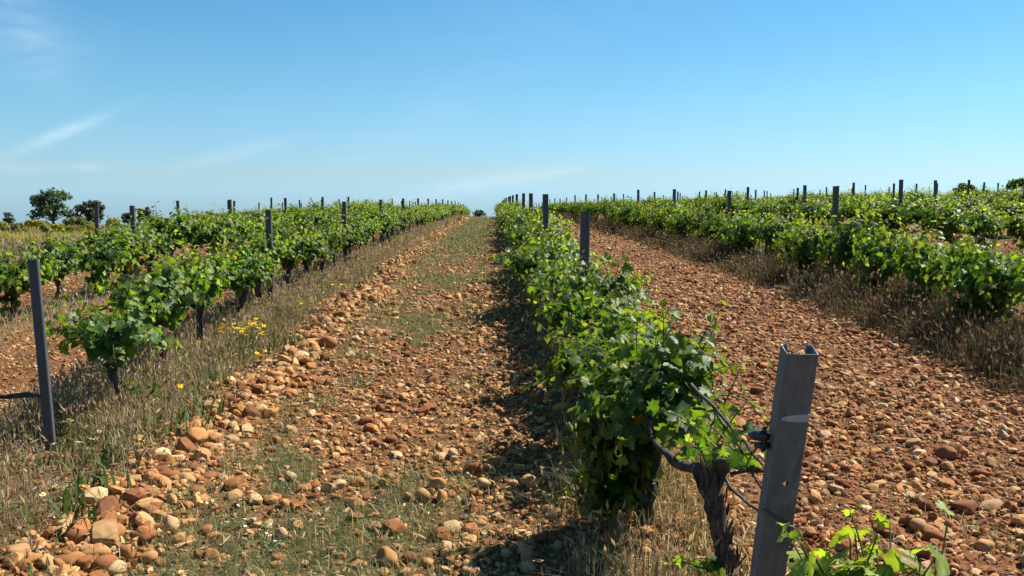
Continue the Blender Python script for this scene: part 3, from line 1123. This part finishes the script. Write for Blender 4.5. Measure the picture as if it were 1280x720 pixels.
bands = [(2.6, 6.5, 2, 760, 0.95), (2.6, 6.5, 1, 2600, 0.42), (6.5, 12, 2, 560, 1.0), (6.5, 12, 1, 1000, 0.5), (12, 24, 1, 360, 1.15), (24, 44, 1, 130, 1.6), (44, 84, 1, 26, 2.5)]
A = Acc()
for (y0, y1, sub, dens, grow) in bands:
    X, Y = scatter(-2.4, 1.05, y0, y1, dens, g)
    k = g.random(len(X)) < keep_left(X, Y)
    X, Y = X[k], Y[k]
    heap = np.exp(-((X + 1.55) / 0.25) ** 2)
    size = np.clip(g.lognormal(math.log(0.0160), 0.52, len(X)), 0.006, 0.058) * (1 + 0.5 * heap) * grow
    add_stones(A, X, Y, size, STONE_L, sub, g)
st = link_obj('track_stones', A.mesh('track_stones', M_STONE, False))
tag(st, 'tan and ochre stones strewn over the track left of the middle row', 'stones', kind='stuff')
A = Acc()
for (y0, y1, sub, dens, grow) in bands:
    X, Y = scatter(0.75, 3.9, y0, y1, dens * 1.25, g)
    k = g.random(len(X)) < np.clip(0.98 - 0.6 * smooth01(3.2, 3.7, X), 0, 1) * (0.7 + 0.45 * fbm(X * 1.5, Y * 1.2, 51, 3))
    X, Y = X[k], Y[k]
    size = np.clip(g.lognormal(math.log(0.0165), 0.46, len(X)), 0.006, 0.05) * grow
    add_stones(A, X, Y, size, STONE_R, sub, g)
st = link_obj('lane_stones', A.mesh('lane_stones', M_STONE, False))
tag(st, 'small reddish stones covering the lane right of the middle row', 'stones', kind='stuff')
A = Acc()
for (x0, x1) in ((-4.9, -2.6), (-7.7, -5.4), (4.4, 7.0), (7.6, 10.2)):
    for (y0, y1, sub, dens, grow) in ((3.5, 9, 1, 420, 0.9), (9, 16, 1, 190, 1.2), (16, 30, 1, 60, 1.7)):
        X, Y = scatter(x0, x1, y0, y1, dens, g)
        k = (g.random(len(X)) < 0.85) & (np.abs(X / Y) < 0.68)
        X, Y = X[k], Y[k]
        size = np.clip(g.lognormal(math.log(0.016), 0.4, len(X)), 0.007, 0.04) * grow
        add_stones(A, X, Y, size, STONE_L if x0 < 0 else STONE_R, 1, g)
st = link_obj('outer_stones', A.mesh('outer_stones', M_STONE, False))
tag(st, 'orange stones on the lanes between the outer vine rows', 'stones', kind='stuff')

# the bigger cobbles, each one by itself
COBBLE_MESH = {}


def cobble(X, Y, size, shape, colour, label, group='cobbles on the stony track', sink=0.22, rot=None):
    key = (shape, colour)
    shp, f = SH[3]
    if key not in COBBLE_MESH:
        v = shp[shape]
        loops, tot = repeat(len(v), f, 1)
        pal = STONE_L if colour < 10 else STONE_R
        COBBLE_MESH[key] = mesh_np('cobble', v, loops, tot, M_STONE, np.tile(pal[colour % 10] * np.array([1.30, 1.22, 1.02]), (len(v), 1)))
    o = link_obj('cobble', COBBLE_MESH[key])
    o.scale = (size, size, size)
    zb = -shp[shape][:, 2].min() * size
    o.location = (X, Y, float(land(X, Y)) + zb - size * sink)
    o.rotation_euler = rot or (g.normal(0, 0.25), g.normal(0, 0.25), g.uniform(0, 6.28))
    tag(o, label, 'stone', group)
    return o


named = [  # pixel where it sits, width in pixels, shape, colour, label
    (240, 556, 38, 0, 0, 'broad flat tan cobble at the grass edge of the track, below the vines'),
    (270, 556, 20, 1, 3, 'small brown cobble touching the broad flat tan cobble'),
    (205, 604, 30, 2, 3, 'brown cobble with shaded front, left side of track below the flat tan one'),
    (133, 608, 24, 3, 1, 'orange cobble alone by the dry grass at left'),
    (131, 678, 36, 12, 1, 'large orange-brown cobble in the heap at lower left'),
    (172, 684, 30, 5, 3, 'brown cobble right of the large orange-brown one in the lower left heap'),
    (108, 702, 36, 6, 0, 'long tan cobble in front of the lower left heap'),
    (76, 712, 32, 7, 1, 'orange cobble at the left end of the lower left heap'),
    (120, 722, 36, 8, 3, 'dark brown cobble cut by the bottom edge in the lower left heap'),
    (148, 706, 24, 9, 1, 'small orange cobble between others in the lower left heap'),
    (174, 712, 26, 10, 0, 'rounded tan cobble at the right end of the lower left heap'),
    (103, 684, 24, 11, 4, 'greyish tan cobble at the top of the lower left heap'),
    (112, 660, 20, 12, 1, 'small orange cobble above the lower left heap'),
    (255, 706, 26, 13, 1, 'orange cobble among green weeds, bottom left'),
    (590, 599, 29, 2, 3, 'upright brown cobble beside the shadow of the middle row'),
    (605, 616, 32, 6, 6, 'pale flat cobble just below the upright brown one'),
    (544, 616, 26, 4, 0, 'rounded tan cobble left of the upright brown one'),
    (527, 632, 26, 8, 2, 'pale tan cobble slanting down below the rounded tan one'),
    (562, 676, 26, 10, 6, 'cream oval cobble near the shadow edge at the bottom'),
    (578, 682, 14, 1, 2, 'little pale cobble touching the cream oval one'),
    (488, 674, 32, 5, 3, 'dark brown cobble on the lower middle of the track'),
    (478, 716, 36, 0, 0, 'large tan cobble cut by the bottom edge, middle of the track'),
    (440, 656, 24, 3, 3, 'brown cobble left of the dark brown one on the lower track'),
    (443, 612, 22, 11, 1, 'orange cobble in the middle of the track, beside dry weeds'),
    (408, 436, 26, 9, 1, 'orange cobble on the windrow far up the left edge of the track'),
    (348, 604, 16, 7, 5, 'reddish cobble in the small cluster left of the track middle'),
    (336, 632, 20, 12, 1, 'orange cobble at the base of the small cluster left of the track middle'),
    (626, 662, 18, 13, 1, 'orange cobble lying alone in the dark shadow of the middle row'),
    (1228, 652, 34, 2, 15, 'large dark reddish cobble on the right lane'),
    (1200, 580, 28, 5, 13, 'angular dark red cobble higher up on the right lane'),
    (1168, 676, 26, 8, 14, 'smooth pinkish tan cobble on the right lane below the dark one'),
    (1262, 650, 30, 3, 14, 'pale tan cobble by the right edge on the red lane'),
    (1140, 600, 20, 6, 10, 'flat reddish cobble in the middle of the right lane'),
    (1190, 690, 30, 7, 13, 'dark red cobble near the bottom right corner'),
    (1258, 706, 26, 10, 12, 'tan cobble in the bottom right corner')]
for (px, py, w, sh, co, lab) in named:
    X, Y, Z = on_ground(px, py)
    cobble(X, Y, w * 0.5 / FPX * Y * 1.02, sh, co, lab, 'cobbles on the stony track' if px < 700 else 'cobbles on the red lane')
LAB = {'heap': 'rounded orange-tan cobble in the long windrow beside the dry grass', 'mid': 'mid-sized tan cobble lying loose on the track among weeds',
       'right': 'mid-sized brown cobble near the shaded foot of the middle row', 'lane': 'mid-sized reddish cobble lying loose on the right lane'}
for kind, cnt in (('heap', 105), ('mid', 55), ('right', 40), ('lane', 55)):
    for _ in range(cnt):
        Y = 3.3 + 10 * g.random() ** 1.6 * (1.0 if kind != 'lane' else 0.7)
        X = {'heap': g.normal(-1.52, 0.14), 'mid': g.uniform(-1.2, -0.25), 'right': g.normal(0.0, 0.17), 'lane': g.uniform(1.35, 3.1)}[kind]
        if not in_frame(X, Y):
            X = -0.45 * Y * g.random()
            if X < -1.7:
                X = g.uniform(-1.2, -0.3)
                if not in_frame(X, Y):
                    continue
        s = g.uniform(0.026, 0.050) if kind == 'heap' else g.uniform(0.022, 0.038)
        kk = kind
        if kind == 'heap' and X > -1.2:
            kk = 'mid'
        cobble(X, Y, s, int(g.integers(0, 14)), int(g.integers(0, 7)) + (10 if kind == 'lane' else 0), LAB[kk],
               'cobbles on the red lane' if kind == 'lane' else 'cobbles on the stony track')


# ------------------------------------------------------------------ grass and weeds
def add_blades(acc, X, Y, h, w, col, g, lean=0.5, heads=0.0, head_col=(0.42, 0.31, 0.2), zoff=0.0):
    n = len(X)
    if n == 0:
        return
    Z = land(X, Y) - 0.01 + zoff
    a = g.uniform(0, 2 * np.pi, n)
    l1 = np.abs(g.normal(0, lean, n)) * h
    dx, dy = np.cos(a), np.sin(a)
    b = a + np.pi / 2 + g.normal(0, 0.5, n)
    wx, wy = np.cos(b) * w / 2, np.sin(b) * w / 2
    base = np.stack([X, Y, Z], -1)
    W = np.stack([wx, wy, np.zeros(n)], -1)
    mid = base + np.stack([dx * l1 * 0.35, dy * l1 * 0.35, h * 0.55], -1)
    tip = base + np.stack([dx * l1, dy * l1, h * (1 - 0.25 * np.clip(l1 / h, 0, 1.2))], -1)
    V = np.stack([base - W, base + W, mid - W * 0.75, mid + W * 0.75, tip], 1)
    loops, tot = repeat(5, [(0, 1, 3, 2), (2, 3, 4)], n)
    acc.add(V.reshape(-1, 3), loops, tot, np.repeat(col, 5, 0))
    k = g.random(n) < heads
    if k.any():
        t_, d_ = tip[k], (tip - mid)[k]
        d_ /= np.linalg.norm(d_, axis=1)[:, None]
        m = len(t_)
        s1 = np.cross(d_, g.normal(0, 1, (m, 3)))
        s1 /= np.linalg.norm(s1, axis=1)[:, None]
        s2 = np.cross(d_, s1)
        L = g.uniform(0.02, 0.05, m)[:, None]
        r = (w[k] * 1.4 + 0.0015)[:, None]
        V = np.stack([t_ - d_ * L * 0.3, t_ + d_ * L * 0.3 + s1 * r, t_ + d_ * L, t_ + d_ * L * 0.3 - s1 * r, t_ + d_ * L * 0.3 + s2 * r, t_ + d_ * L * 0.3 - s2 * r], 1)
        loops, tot = repeat(6, [(0, 1, 2, 3), (0, 4, 2, 5)], m)
        hc = np.array(head_col) * g.uniform(0.7, 1.25, m)[:, None]
        acc.add(V.reshape(-1, 3), loops, tot, np.repeat(hc, 6, 0))


STRAW = np.array([0.50, 0.40, 0.23])
BROWN = np.array([0.22, 0.145, 0.08])
OLIVE = np.array([0.20, 0.20, 0.075])
GREEN = np.array([0.10, 0.165, 0.055])
PINK = np.array([0.46, 0.34, 0.26])


def grass_cols(n, g, weights):
    pal = np.array([STRAW, BROWN, OLIVE, GREEN, PINK]) * 0.88
    return pal[g.choice(5, n, p=np.array(weights) / sum(weights))] * g.uniform(0.7, 1.25, n)[:, None]


g = np.random.default_rng(404)
zones = [(2.4, 6, 1.0, 1), (6, 10, 0.7, 1.25), (10, 18, 0.4, 1.8), (18, 32, 0.18, 2.8), (32, 88, 0.055, 4.6)]


def strip(name, label, x0, x1, dens, hmin, hmax, weights, heads, centre, half, y_from=2.4, y_to=99, head_col=(0.42, 0.31, 0.2), patch=0.45, dim=1.0):
    A = Acc()
    for (y0, y1, f, wf) in zones:
        y0, y1 = max(y0, y_from), min(y1, y_to)
        if y0 >= y1:
            continue
        X, Y = scatter(x0, x1, y0, y1, dens * f, g)
        fall = np.exp(-(np.abs(X - centre) / half) ** 4)
        cl = smooth01(patch - 0.2, patch + 0.12, fbm(X * 2.5, Y * 1.7, 61, 3))
        k = (g.random(len(X)) < fall * (0.25 + 0.75 * cl)) & (np.abs(X) / Y < 0.72)
        X, Y, cl = X[k], Y[k], cl[k]
        h = g.uniform(hmin, hmax, len(X)) * (0.55 + 0.45 * cl) * np.exp(-(np.abs(X - centre) / (half * 1.25)) ** 4)
        w = g.uniform(0.0022, 0.0045, len(X)) * wf
        add_blades(A, X, Y, h, w, grass_cols(len(X), g, weights) * dim, g, g.choice([0.3, 0.5, 1.0], len(X)), heads, head_col)
    o = link_obj(name, A.mesh(name, M_GRASS))
    tag(o, label, 'grass', kind='stuff')
    return o


strip('dry_grass', 'dry tan and olive grass under the first vine row left of the track', -3.25, -1.55, 3600, 0.06, 0.25, (4.5, 0.8, 5, 3.2, 2.2), 0.32, -2.42, 0.62, head_col=(0.42, 0.30, 0.22))
strip('dry_grass', 'dry brown grass under the middle vine row behind the nearest post', 0.30, 1.15, 2600, 0.05, 0.22, (2.5, 4.5, 3, 1.5, 0.5), 0.12, 0.70, 0.33, y_from=4.3)
strip('dry_grass', 'tangle of tan dry grass at the foot of the big drooping vine', 0.12, 1.15, 3000, 0.08, 0.28, (2.5, 4.5, 3, 1.2, 0.3), 0.12, 0.62, 0.36, y_to=4.3, patch=0.38)
strip('dry_grass', 'tall brown dry undergrowth, darkened for shade, below first vine row right of the red lane', 3.05, 4.9, 5600, 0.08, 0.40, (0.3, 6, 1.4, 1.0, 1.6), 0.16, 3.98, 0.62, y_from=4.5, head_col=(0.26, 0.17, 0.12), patch=0.54, dim=0.45)  # brown blades dimmed further: the vines' shade is put into their colour
strip('dry_grass', 'dry grass under the second vine row left of the track', -5.9, -4.5, 700, 0.10, 0.28, (4, 2, 2, 1, 3), 0.2, -5.2, 0.55, y_from=6)
strip('dry_grass', 'dry grass under the second vine row right of the red lane', 6.6, 8.0, 650, 0.12, 0.36, (3, 3, 2, 1, 3), 0.2, 7.3, 0.55, y_from=8)
strip('dry_grass', 'dry grass under the third vine row left of the track', -8.7, -7.2, 420, 0.12, 0.32, (4, 2, 1.5, 1, 3), 0.2, -8.0, 0.6, y_from=10)

A = Acc()      # broad-leaved weeds along the left verge
X, Y = scatter(-3.3, -1.6, 2.6, 16, 420, g)
k = (g.random(len(X)) < smooth01(0.5, 0.66, fbm(X * 1.9 + 3, Y * 1.3, 71, 3)) * (1 - 0.6 * smooth01(6, 14, Y))) & (np.abs(X) / Y < 0.7)
X, Y = X[k], Y[k]
add_blades(A, X, Y, g.uniform(0.05, 0.17, len(X)), g.uniform(0.008, 0.020, len(X)), np.array([0.075, 0.115, 0.032]) * g.uniform(0.6, 1.5, len(X))[:, None], g, 0.8)
o = link_obj('verge_weeds', A.mesh('verge_weeds', M_GRASS))
tag(o, 'green broad-leaved weeds among the dry grass of the left verge', 'weeds', kind='stuff')
A = Acc()      # low green-grey weeds on the track
for (y0, y1, f, wf) in zones:
    X, Y = scatter(-1.75, 0.35, y0, y1, 3600 * f, g)
    k = g.random(len(X)) < np.clip(weed_mask(X, Y) * 1.0 + 0.035, 0, 1)
    X, Y = X[k], Y[k]
    h = g.uniform(0.025, 0.10, len(X)) * (1 + 0.5 * smooth01(10, 30, Y))
    w = g.uniform(0.002, 0.0042, len(X)) * wf
    add_blades(A, X, Y, h, w, grass_cols(len(X), g, (1.0, 0.8, 4, 5.5, 0.4)) * 0.85, g, 0.9, 0.02)
weeds = link_obj('track_weeds', A.mesh('track_weeds', M_GRASS))
tag(weeds, 'low green and straw weeds down the middle of the stony track', 'weeds', kind='stuff')
A = Acc()      # few weeds on the red lane
for (cx_, cy_, sp, n) in ((2.25, 6.1, 0.30, 420), (1.55, 7.6, 0.35, 420), (1.95, 3.75, 0.12, 160), (2.05, 3.5, 0.08, 100), (1.6, 3.9, 0.15, 160), (1.5, 11, 0.3, 380), (1.3, 16, 0.35, 380),
                          (1.3, 24, 0.4, 400), (1.35, 34, 0.5, 400)):
    X, Y = g.normal(cx_, sp, n), g.normal(cy_, sp * 2.2, n)
    add_blades(A, X, Y, g.uniform(0.02, 0.08, n), g.uniform(0.002, 0.004, n) * (1 + cy_ / 10), grass_cols(n, g, (2, 1, 4, 3, 0.5)), g, 0.9)
weeds = link_obj('lane_weeds', A.mesh('lane_weeds', M_GRASS))
tag(weeds, 'thin tufts of weed scattered on the red right-hand lane', 'weeds', kind='stuff')
A = Acc()      # rough meadow beyond the left rows, with yellow bloom
X, Y = scatter(-46, -9, 19, 60, 75, g)
k = (X / Y > -0.66) & (X < -9 - 0.04 * (Y - 19))
X, Y = X[k], Y[k]
nn_ = fbm(X * 0.22, Y * 0.15, 88, 3)
h = g.uniform(0.08, 0.34, len(X)) * (0.4 + 1.0 * nn_)
col = grass_cols(len(X), g, (1.6, 3, 4, 3, 3.5)) * (0.55 + 0.7 * fbm(X * 0.5, Y * 0.4, 93, 3))[:, None]
yel = (g.random(len(X)) < smooth01(0.40, 0.62, nn_) * smooth01(27, 38, Y) * 0.5)
col[yel] = np.array([0.48, 0.40, 0.07]) * g.uniform(0.6, 1.2, yel.sum())[:, None]
h[yel] *= 1.15
add_blades(A, X, Y, h, g.uniform(0.014, 0.032, len(X)), col, g, 0.5)
mw = link_obj('meadow_grass', A.mesh('meadow_grass', M_GRASS))
tag(mw, 'rough pinkish meadow grass with yellow bloom beyond the left vine rows', 'grass', kind='stuff')


# ------------------------------------------------------------------ flowers
def flower_plant(X, Y, n, height, spread, petal, centre, rad, label, cat='flower', group=None, seed=1):
    q = np.random.default_rng(seed)
    root = link_obj('flowering_plant', None, None, (X, Y, float(land(X, Y))))
    root.empty_display_size = 0.1
    tag(root, label, cat, group)
    S = Acc()
    for i in range(n):
        a, rr = q.uniform(0, 6.28), spread * math.sqrt(q.random())
        tip = np.array([math.cos(a) * rr, math.sin(a) * rr, height * q.uniform(0.7, 1.1)])
        bs = np.array([tip[0] * 0.3, tip[1] * 0.3, -0.01])
        md_ = (tip + bs) / 2 + np.array([0, 0, 0.02])
        v, l, t = tube(np.array([bs, md_, tip]), [0.0025, 0.002, 0.0015], 4, False)
        S.add(v, l, t, OLIVE)
        for f in (0.35, 0.55, 0.75):
            p0 = bs + (tip - bs) * f
            dv = q.normal(0, 1, 3)
            dv[2] = 0.4
            dv = dv / np.linalg.norm(dv) * 0.045
            sd_ = np.cross(dv, [0, 0, 1.0]) * 0.12
            S.add([p0, p0 + dv * 0.5 + sd_, p0 + dv, p0 + dv * 0.5 - sd_], [0, 1, 2, 3], [4], GREEN * 1.2)
        H = Acc()
        k = 9
        th = np.linspace(0, 2 * np.pi, k, endpoint=False)
        tl = q.normal(0, 0.35, 2)
        up = np.array([tl[0], tl[1], 1.0])
        up /= np.linalg.norm(up)
        ax = np.cross(up, [0, 1, 0.1])
        ax /= np.linalg.norm(ax)
        ay = np.cross(up, ax)
        for w_ in th:
            d_ = math.cos(w_) * ax + math.sin(w_) * ay
            s_ = -math.sin(w_) * ax + math.cos(w_) * ay
            H.add([tip + d_ * rad * 0.2, tip + d_ * rad * 0.65 + s_ * rad * 0.26 + up * rad * 0.12, tip + d_ * rad + up * rad * 0.02, tip + d_ * rad * 0.65 - s_ * rad * 0.26 + up * rad * 0.12],
                  [0, 1, 2, 3], [4], petal)
        v0, f0 = SH[1][0][0], SH[1][1]
        lp_, tt_ = repeat(len(v0), f0, 1)
        H.add(v0 * np.array([0.36, 0.36, 0.3]) * rad + tip + up * rad * 0.1, lp_, tt_, centre)
        link_obj('flower_head', H.mesh('flower_head', M_PETAL), root)
    link_obj('stem', S.mesh('stem', M_GRASS), root)
    return root


YEL, YEL2, CRM = np.array([0.80, 0.52, 0.02]), np.array([0.55, 0.33, 0.02]), np.array([0.72, 0.66, 0.30])
for i, (px, py, n, h, sp, lab) in enumerate((
        (300, 452, 26, 0.28, 0.17, 'clump of bright yellow flowers under the left vines, beside the track'),
        (318, 440, 14, 0.24, 0.11, 'smaller clump of bright yellow flowers at the right end of the yellow patch'),
        (285, 437, 7, 0.20, 0.09, 'few pale yellow flowers at the left end of the yellow patch'),
        (330, 455, 4, 0.10, 0.08, 'low yellow flowers at the lower end of the yellow patch'),
        (250, 452, 4, 0.16, 0.10, 'few yellow flowers in the dry grass left of the big yellow clump'),
        (222, 506, 3, 0.14, 0.10, 'few yellow flowers in the dry grass in front of the second left vine'),
        (384, 398, 5, 0.18, 0.14, 'few yellow flowers in the verge a little beyond the big yellow clump'),
        (425, 372, 5, 0.18, 0.16, 'small yellow flowers far up the left verge'))):
    X, Y, Z = on_ground(px, py)
    flower_plant(X, Y, n, h, sp, YEL, YEL2, 0.020, lab, group='yellow flowers under the left vines', seed=20 + i)
for i, (px, py, n, h, sp, lab) in enumerate((
        (82, 552, 3, 0.11, 0.05, 'cream yellow flowers right beside the foot of the leaning left post'),
        (112, 556, 2, 0.09, 0.04, 'two cream yellow flowers a little right of the leaning left post'),
        (98, 578, 3, 0.10, 0.06, 'cream yellow flowers in the grass in front of the leaning left post'),
        (62, 572, 1, 0.09, 0.02, 'single cream flower in front of the foot of the leaning left post'),
        (62, 640, 3, 0.10, 0.08, 'tiny cream flowers deep in the grass at lower left'),
        (165, 455, 4, 0.14, 0.07, 'pale cream flowers between the first two vines of the left row'),
        (672, 510, 2, 0.11, 0.03, 'cream flower head in the shaded grass under the middle row'))):
    X, Y, Z = on_ground(px, py)
    flower_plant(X, Y, n, h, sp, CRM, YEL2, 0.016, lab, group='cream flowers in the grass', seed=40 + i)
for i, (px, py, n, lab) in enumerate(((300, 668, 7, 'white starry flowers among green weeds at the bottom left of the track'),
                                      (320, 700, 7, 'white starry flowers close to the bottom edge, left half'),
                                      (285, 640, 4, 'white starry flowers at the upper edge of the lower left weeds'))):
    X, Y, Z = on_ground(px, py)
    flower_plant(X, Y, n, 0.045, 0.14, np.array([0.75, 0.75, 0.7]), YEL2, 0.008, lab, group='white flowers on the track', seed=60 + i)


# ------------------------------------------------------------------ trees and bushes on the skyline
def tree(name, X, Y, w, h, trunk_h, label, cat, seed, col, leaves=2600, leaf=0.22, clumps=30, group=None, z=None):
    q = np.random.default_rng(seed)
    z = float(land(X, Y)) if z is None else z
    root = link_obj(name, None, None, (X, Y, z))
    tag(root, label, cat, group)
    T = Acc()
    tr = 0.035 * h
    tp = np.array([[0, 0, -0.3], [0.02 * h, 0, trunk_h * 0.5], [0.0, 0.02 * h, trunk_h], [0.03 * h, 0, h * 0.7]])
    v, l, t = tube(tp, [tr * 1.3, tr, tr * 0.8, tr * 0.25], 8)
    T.add(v, l, t, (1, 1, 1))
    cs = []
    for i in range(clumps):
        a = q.uniform(0, 6.28)
        u = q.random() ** 0.6
        tz = q.uniform(0.08, 0.88)
        zz = trunk_h + (h - trunk_h) * tz
        prof = math.sqrt(max(0.15, 1 - (tz * 1.9 - 0.75) ** 2))
        c = np.array([math.cos(a) * u * w * 0.42 * prof, math.sin(a) * u * w * 0.42 * prof, zz])
        cs.append((c, q.uniform(0.10, 0.17) * w))
        v, l, t = tube(np.array([tp[2] * q.uniform(0.7, 1.0), c * 0.6 + tp[2] * 0.4, c]), [tr * 0.4, tr * 0.25, tr * 0.08], 5)
        T.add(v, l, t, (1, 1, 1))
    link_obj('trunk', T.mesh('trunk', M_TREEBARK), root)
    idx = q.integers(0, clumps, leaves)
    C = np.array([c for c, _ in cs])[idx]
    Rr = np.array([r for _, r in cs])[idx]
    d = q.normal(0, 1, (leaves, 3))
    d /= np.linalg.norm(d, axis=1)[:, None]
    P = C + d * (Rr * q.random(leaves) ** 0.4)[:, None] * np.array([1, 1, 0.8])
    P[:, 2] = np.clip(P[:, 2], 0.12 * h, h * 1.03)
    A_ = q.normal(0, 1, (leaves, 3))
    A_ /= np.linalg.norm(A_, axis=1)[:, None]
    B_ = np.cross(A_, d + 0.4 * q.normal(0, 1, (leaves, 3)))
    B_ /= np.linalg.norm(B_, axis=1)[:, None]
    s = (leaf * q.uniform(0.5, 1.2, leaves))[:, None]
    V = np.stack([P - A_ * s, P + B_ * s * 0.5, P + A_ * s, P - B_ * s * 0.5], 1)
    loops, tot = repeat(4, [(0, 1, 2, 3)], leaves)
    cc = np.array(col) * q.uniform(0.6, 1.4, leaves)[:, None] * np.repeat(q.uniform(0.75, 1.25, clumps)[:, None], 1, 1)[idx]
    link_obj('crown', mesh_np('crown', V.reshape(-1, 3), loops, tot, M_CROWN, np.repeat(cc, 4, 0)), root)
    return root


def far_at(px, Y):
    return (px - 615) / FPX * Y


OAK = (0.075, 0.110, 0.062)  # crown green lightened and cooled, distance haze put into the colour
OAK2 = (0.075, 0.085, 0.052)
for (nm, px, Y, wpx, top, lab, cat, seed, col) in (
        ('oak_tree', 73, 105, 54, 236, 'tallest dark round tree on the left skyline', 'tree', 1, OAK),
        ('oak_tree', 121, 100, 44, 251, 'dark rounded tree just right of the tallest skyline tree', 'tree', 2, OAK2),
        ('oak_tree', 185, 100, 24, 257, 'small dark tree with a lopsided crown, third on the left skyline', 'tree', 3, OAK2),
        ('shrub', 165, 98, 20, 266, 'low dark bush just left of the small lopsided skyline tree', 'bush', 4, OAK2),
        ('oak_tree', 19, 150, 16, 263, 'tiny distant tree near the left edge of the skyline', 'tree', 5, OAK),
        ('oak_tree', 598, 190, 24, 262, 'distant dark rounded tree behind the crest at the end of the track', 'tree', 6, OAK),
        ('shrub', 611, 190, 12, 269, 'small dark bush right of the distant tree behind the crest', 'bush', 7, OAK)):
    X = far_at(px, Y)
    z = float(land(X, Y))
    ztop = CAM_Z + (250 - top) / FPX * Y
    h = ztop - z
    vis = wpx / FPX * Y
    tree(nm, X, Y, vis, h, h * (0.14 if nm == 'oak_tree' else 0.12), lab, cat, seed, col, leaf=vis * 0.05 + 0.04, leaves=1700,
         group='trees and bushes on the skyline')
for (px, Y, wpx, top, lab, seed, col) in (
        (1212, 34, 46, 229, 'rounded green bush between posts on the right skyline', 11, (0.10, 0.155, 0.04)),
        (1282, 32, 40, 223, 'dark bush cut by the right edge of the skyline', 12, (0.09, 0.135, 0.045))):
    X = far_at(px, Y)
    z = float(land(X, Y))
    h = CAM_Z + (250 - top) / FPX * Y - z
    tree('shrub', X, Y, wpx / FPX * Y, h, h * 0.35, lab, 'bush', seed, col, leaf=0.075, leaves=2600, clumps=18, group='trees and bushes on the skyline')
BROOM = (0.25, 0.235, 0.055)
for i, (px, Y, wpx, top, lab) in enumerate((
        (262, 62, 16, 263, 'tall yellow-flowering broom bush between posts on the left skyline'),
        (240, 64, 14, 266, 'grey-green broom bush left of the tall yellow one on the skyline'),
        (205, 60, 34, 272, 'low yellow broom bush right of the skyline trees'),
        (150, 58, 30, 273, 'yellow broom bush below the gap in the skyline trees'),
        (100, 56, 44, 272, 'wide yellow broom bush in front of the two largest skyline trees'),
        (48, 54, 44, 276, 'yellow broom bush below and left of the tallest skyline tree'),
        (8, 52, 40, 278, 'yellow broom bush at the left edge of the picture'),
        (28, 44, 38, 281, 'bright yellow broom bush low down, second from the left edge'),
        (78, 43, 46, 280, 'bright yellow broom bush low down below the tallest skyline tree'),
        (122, 44, 36, 281, 'low yellow broom bush below the dark rounded skyline tree'),
        (282, 66, 18, 266, 'yellow-green broom bush right of the tall yellow one on the left skyline'))):
    X = far_at(px, Y)
    z = float(land(X, Y))
    h = CAM_Z + (250 - top) / FPX * Y - z
    tree('broom_bush', X, Y, wpx / FPX * Y, h, h * 0.2, lab, 'bush', 30 + i, BROOM if i % 3 != 1 else (0.13, 0.135, 0.05), leaf=0.11, leaves=1100, clumps=12,
         group='broom bushes on the skyline')
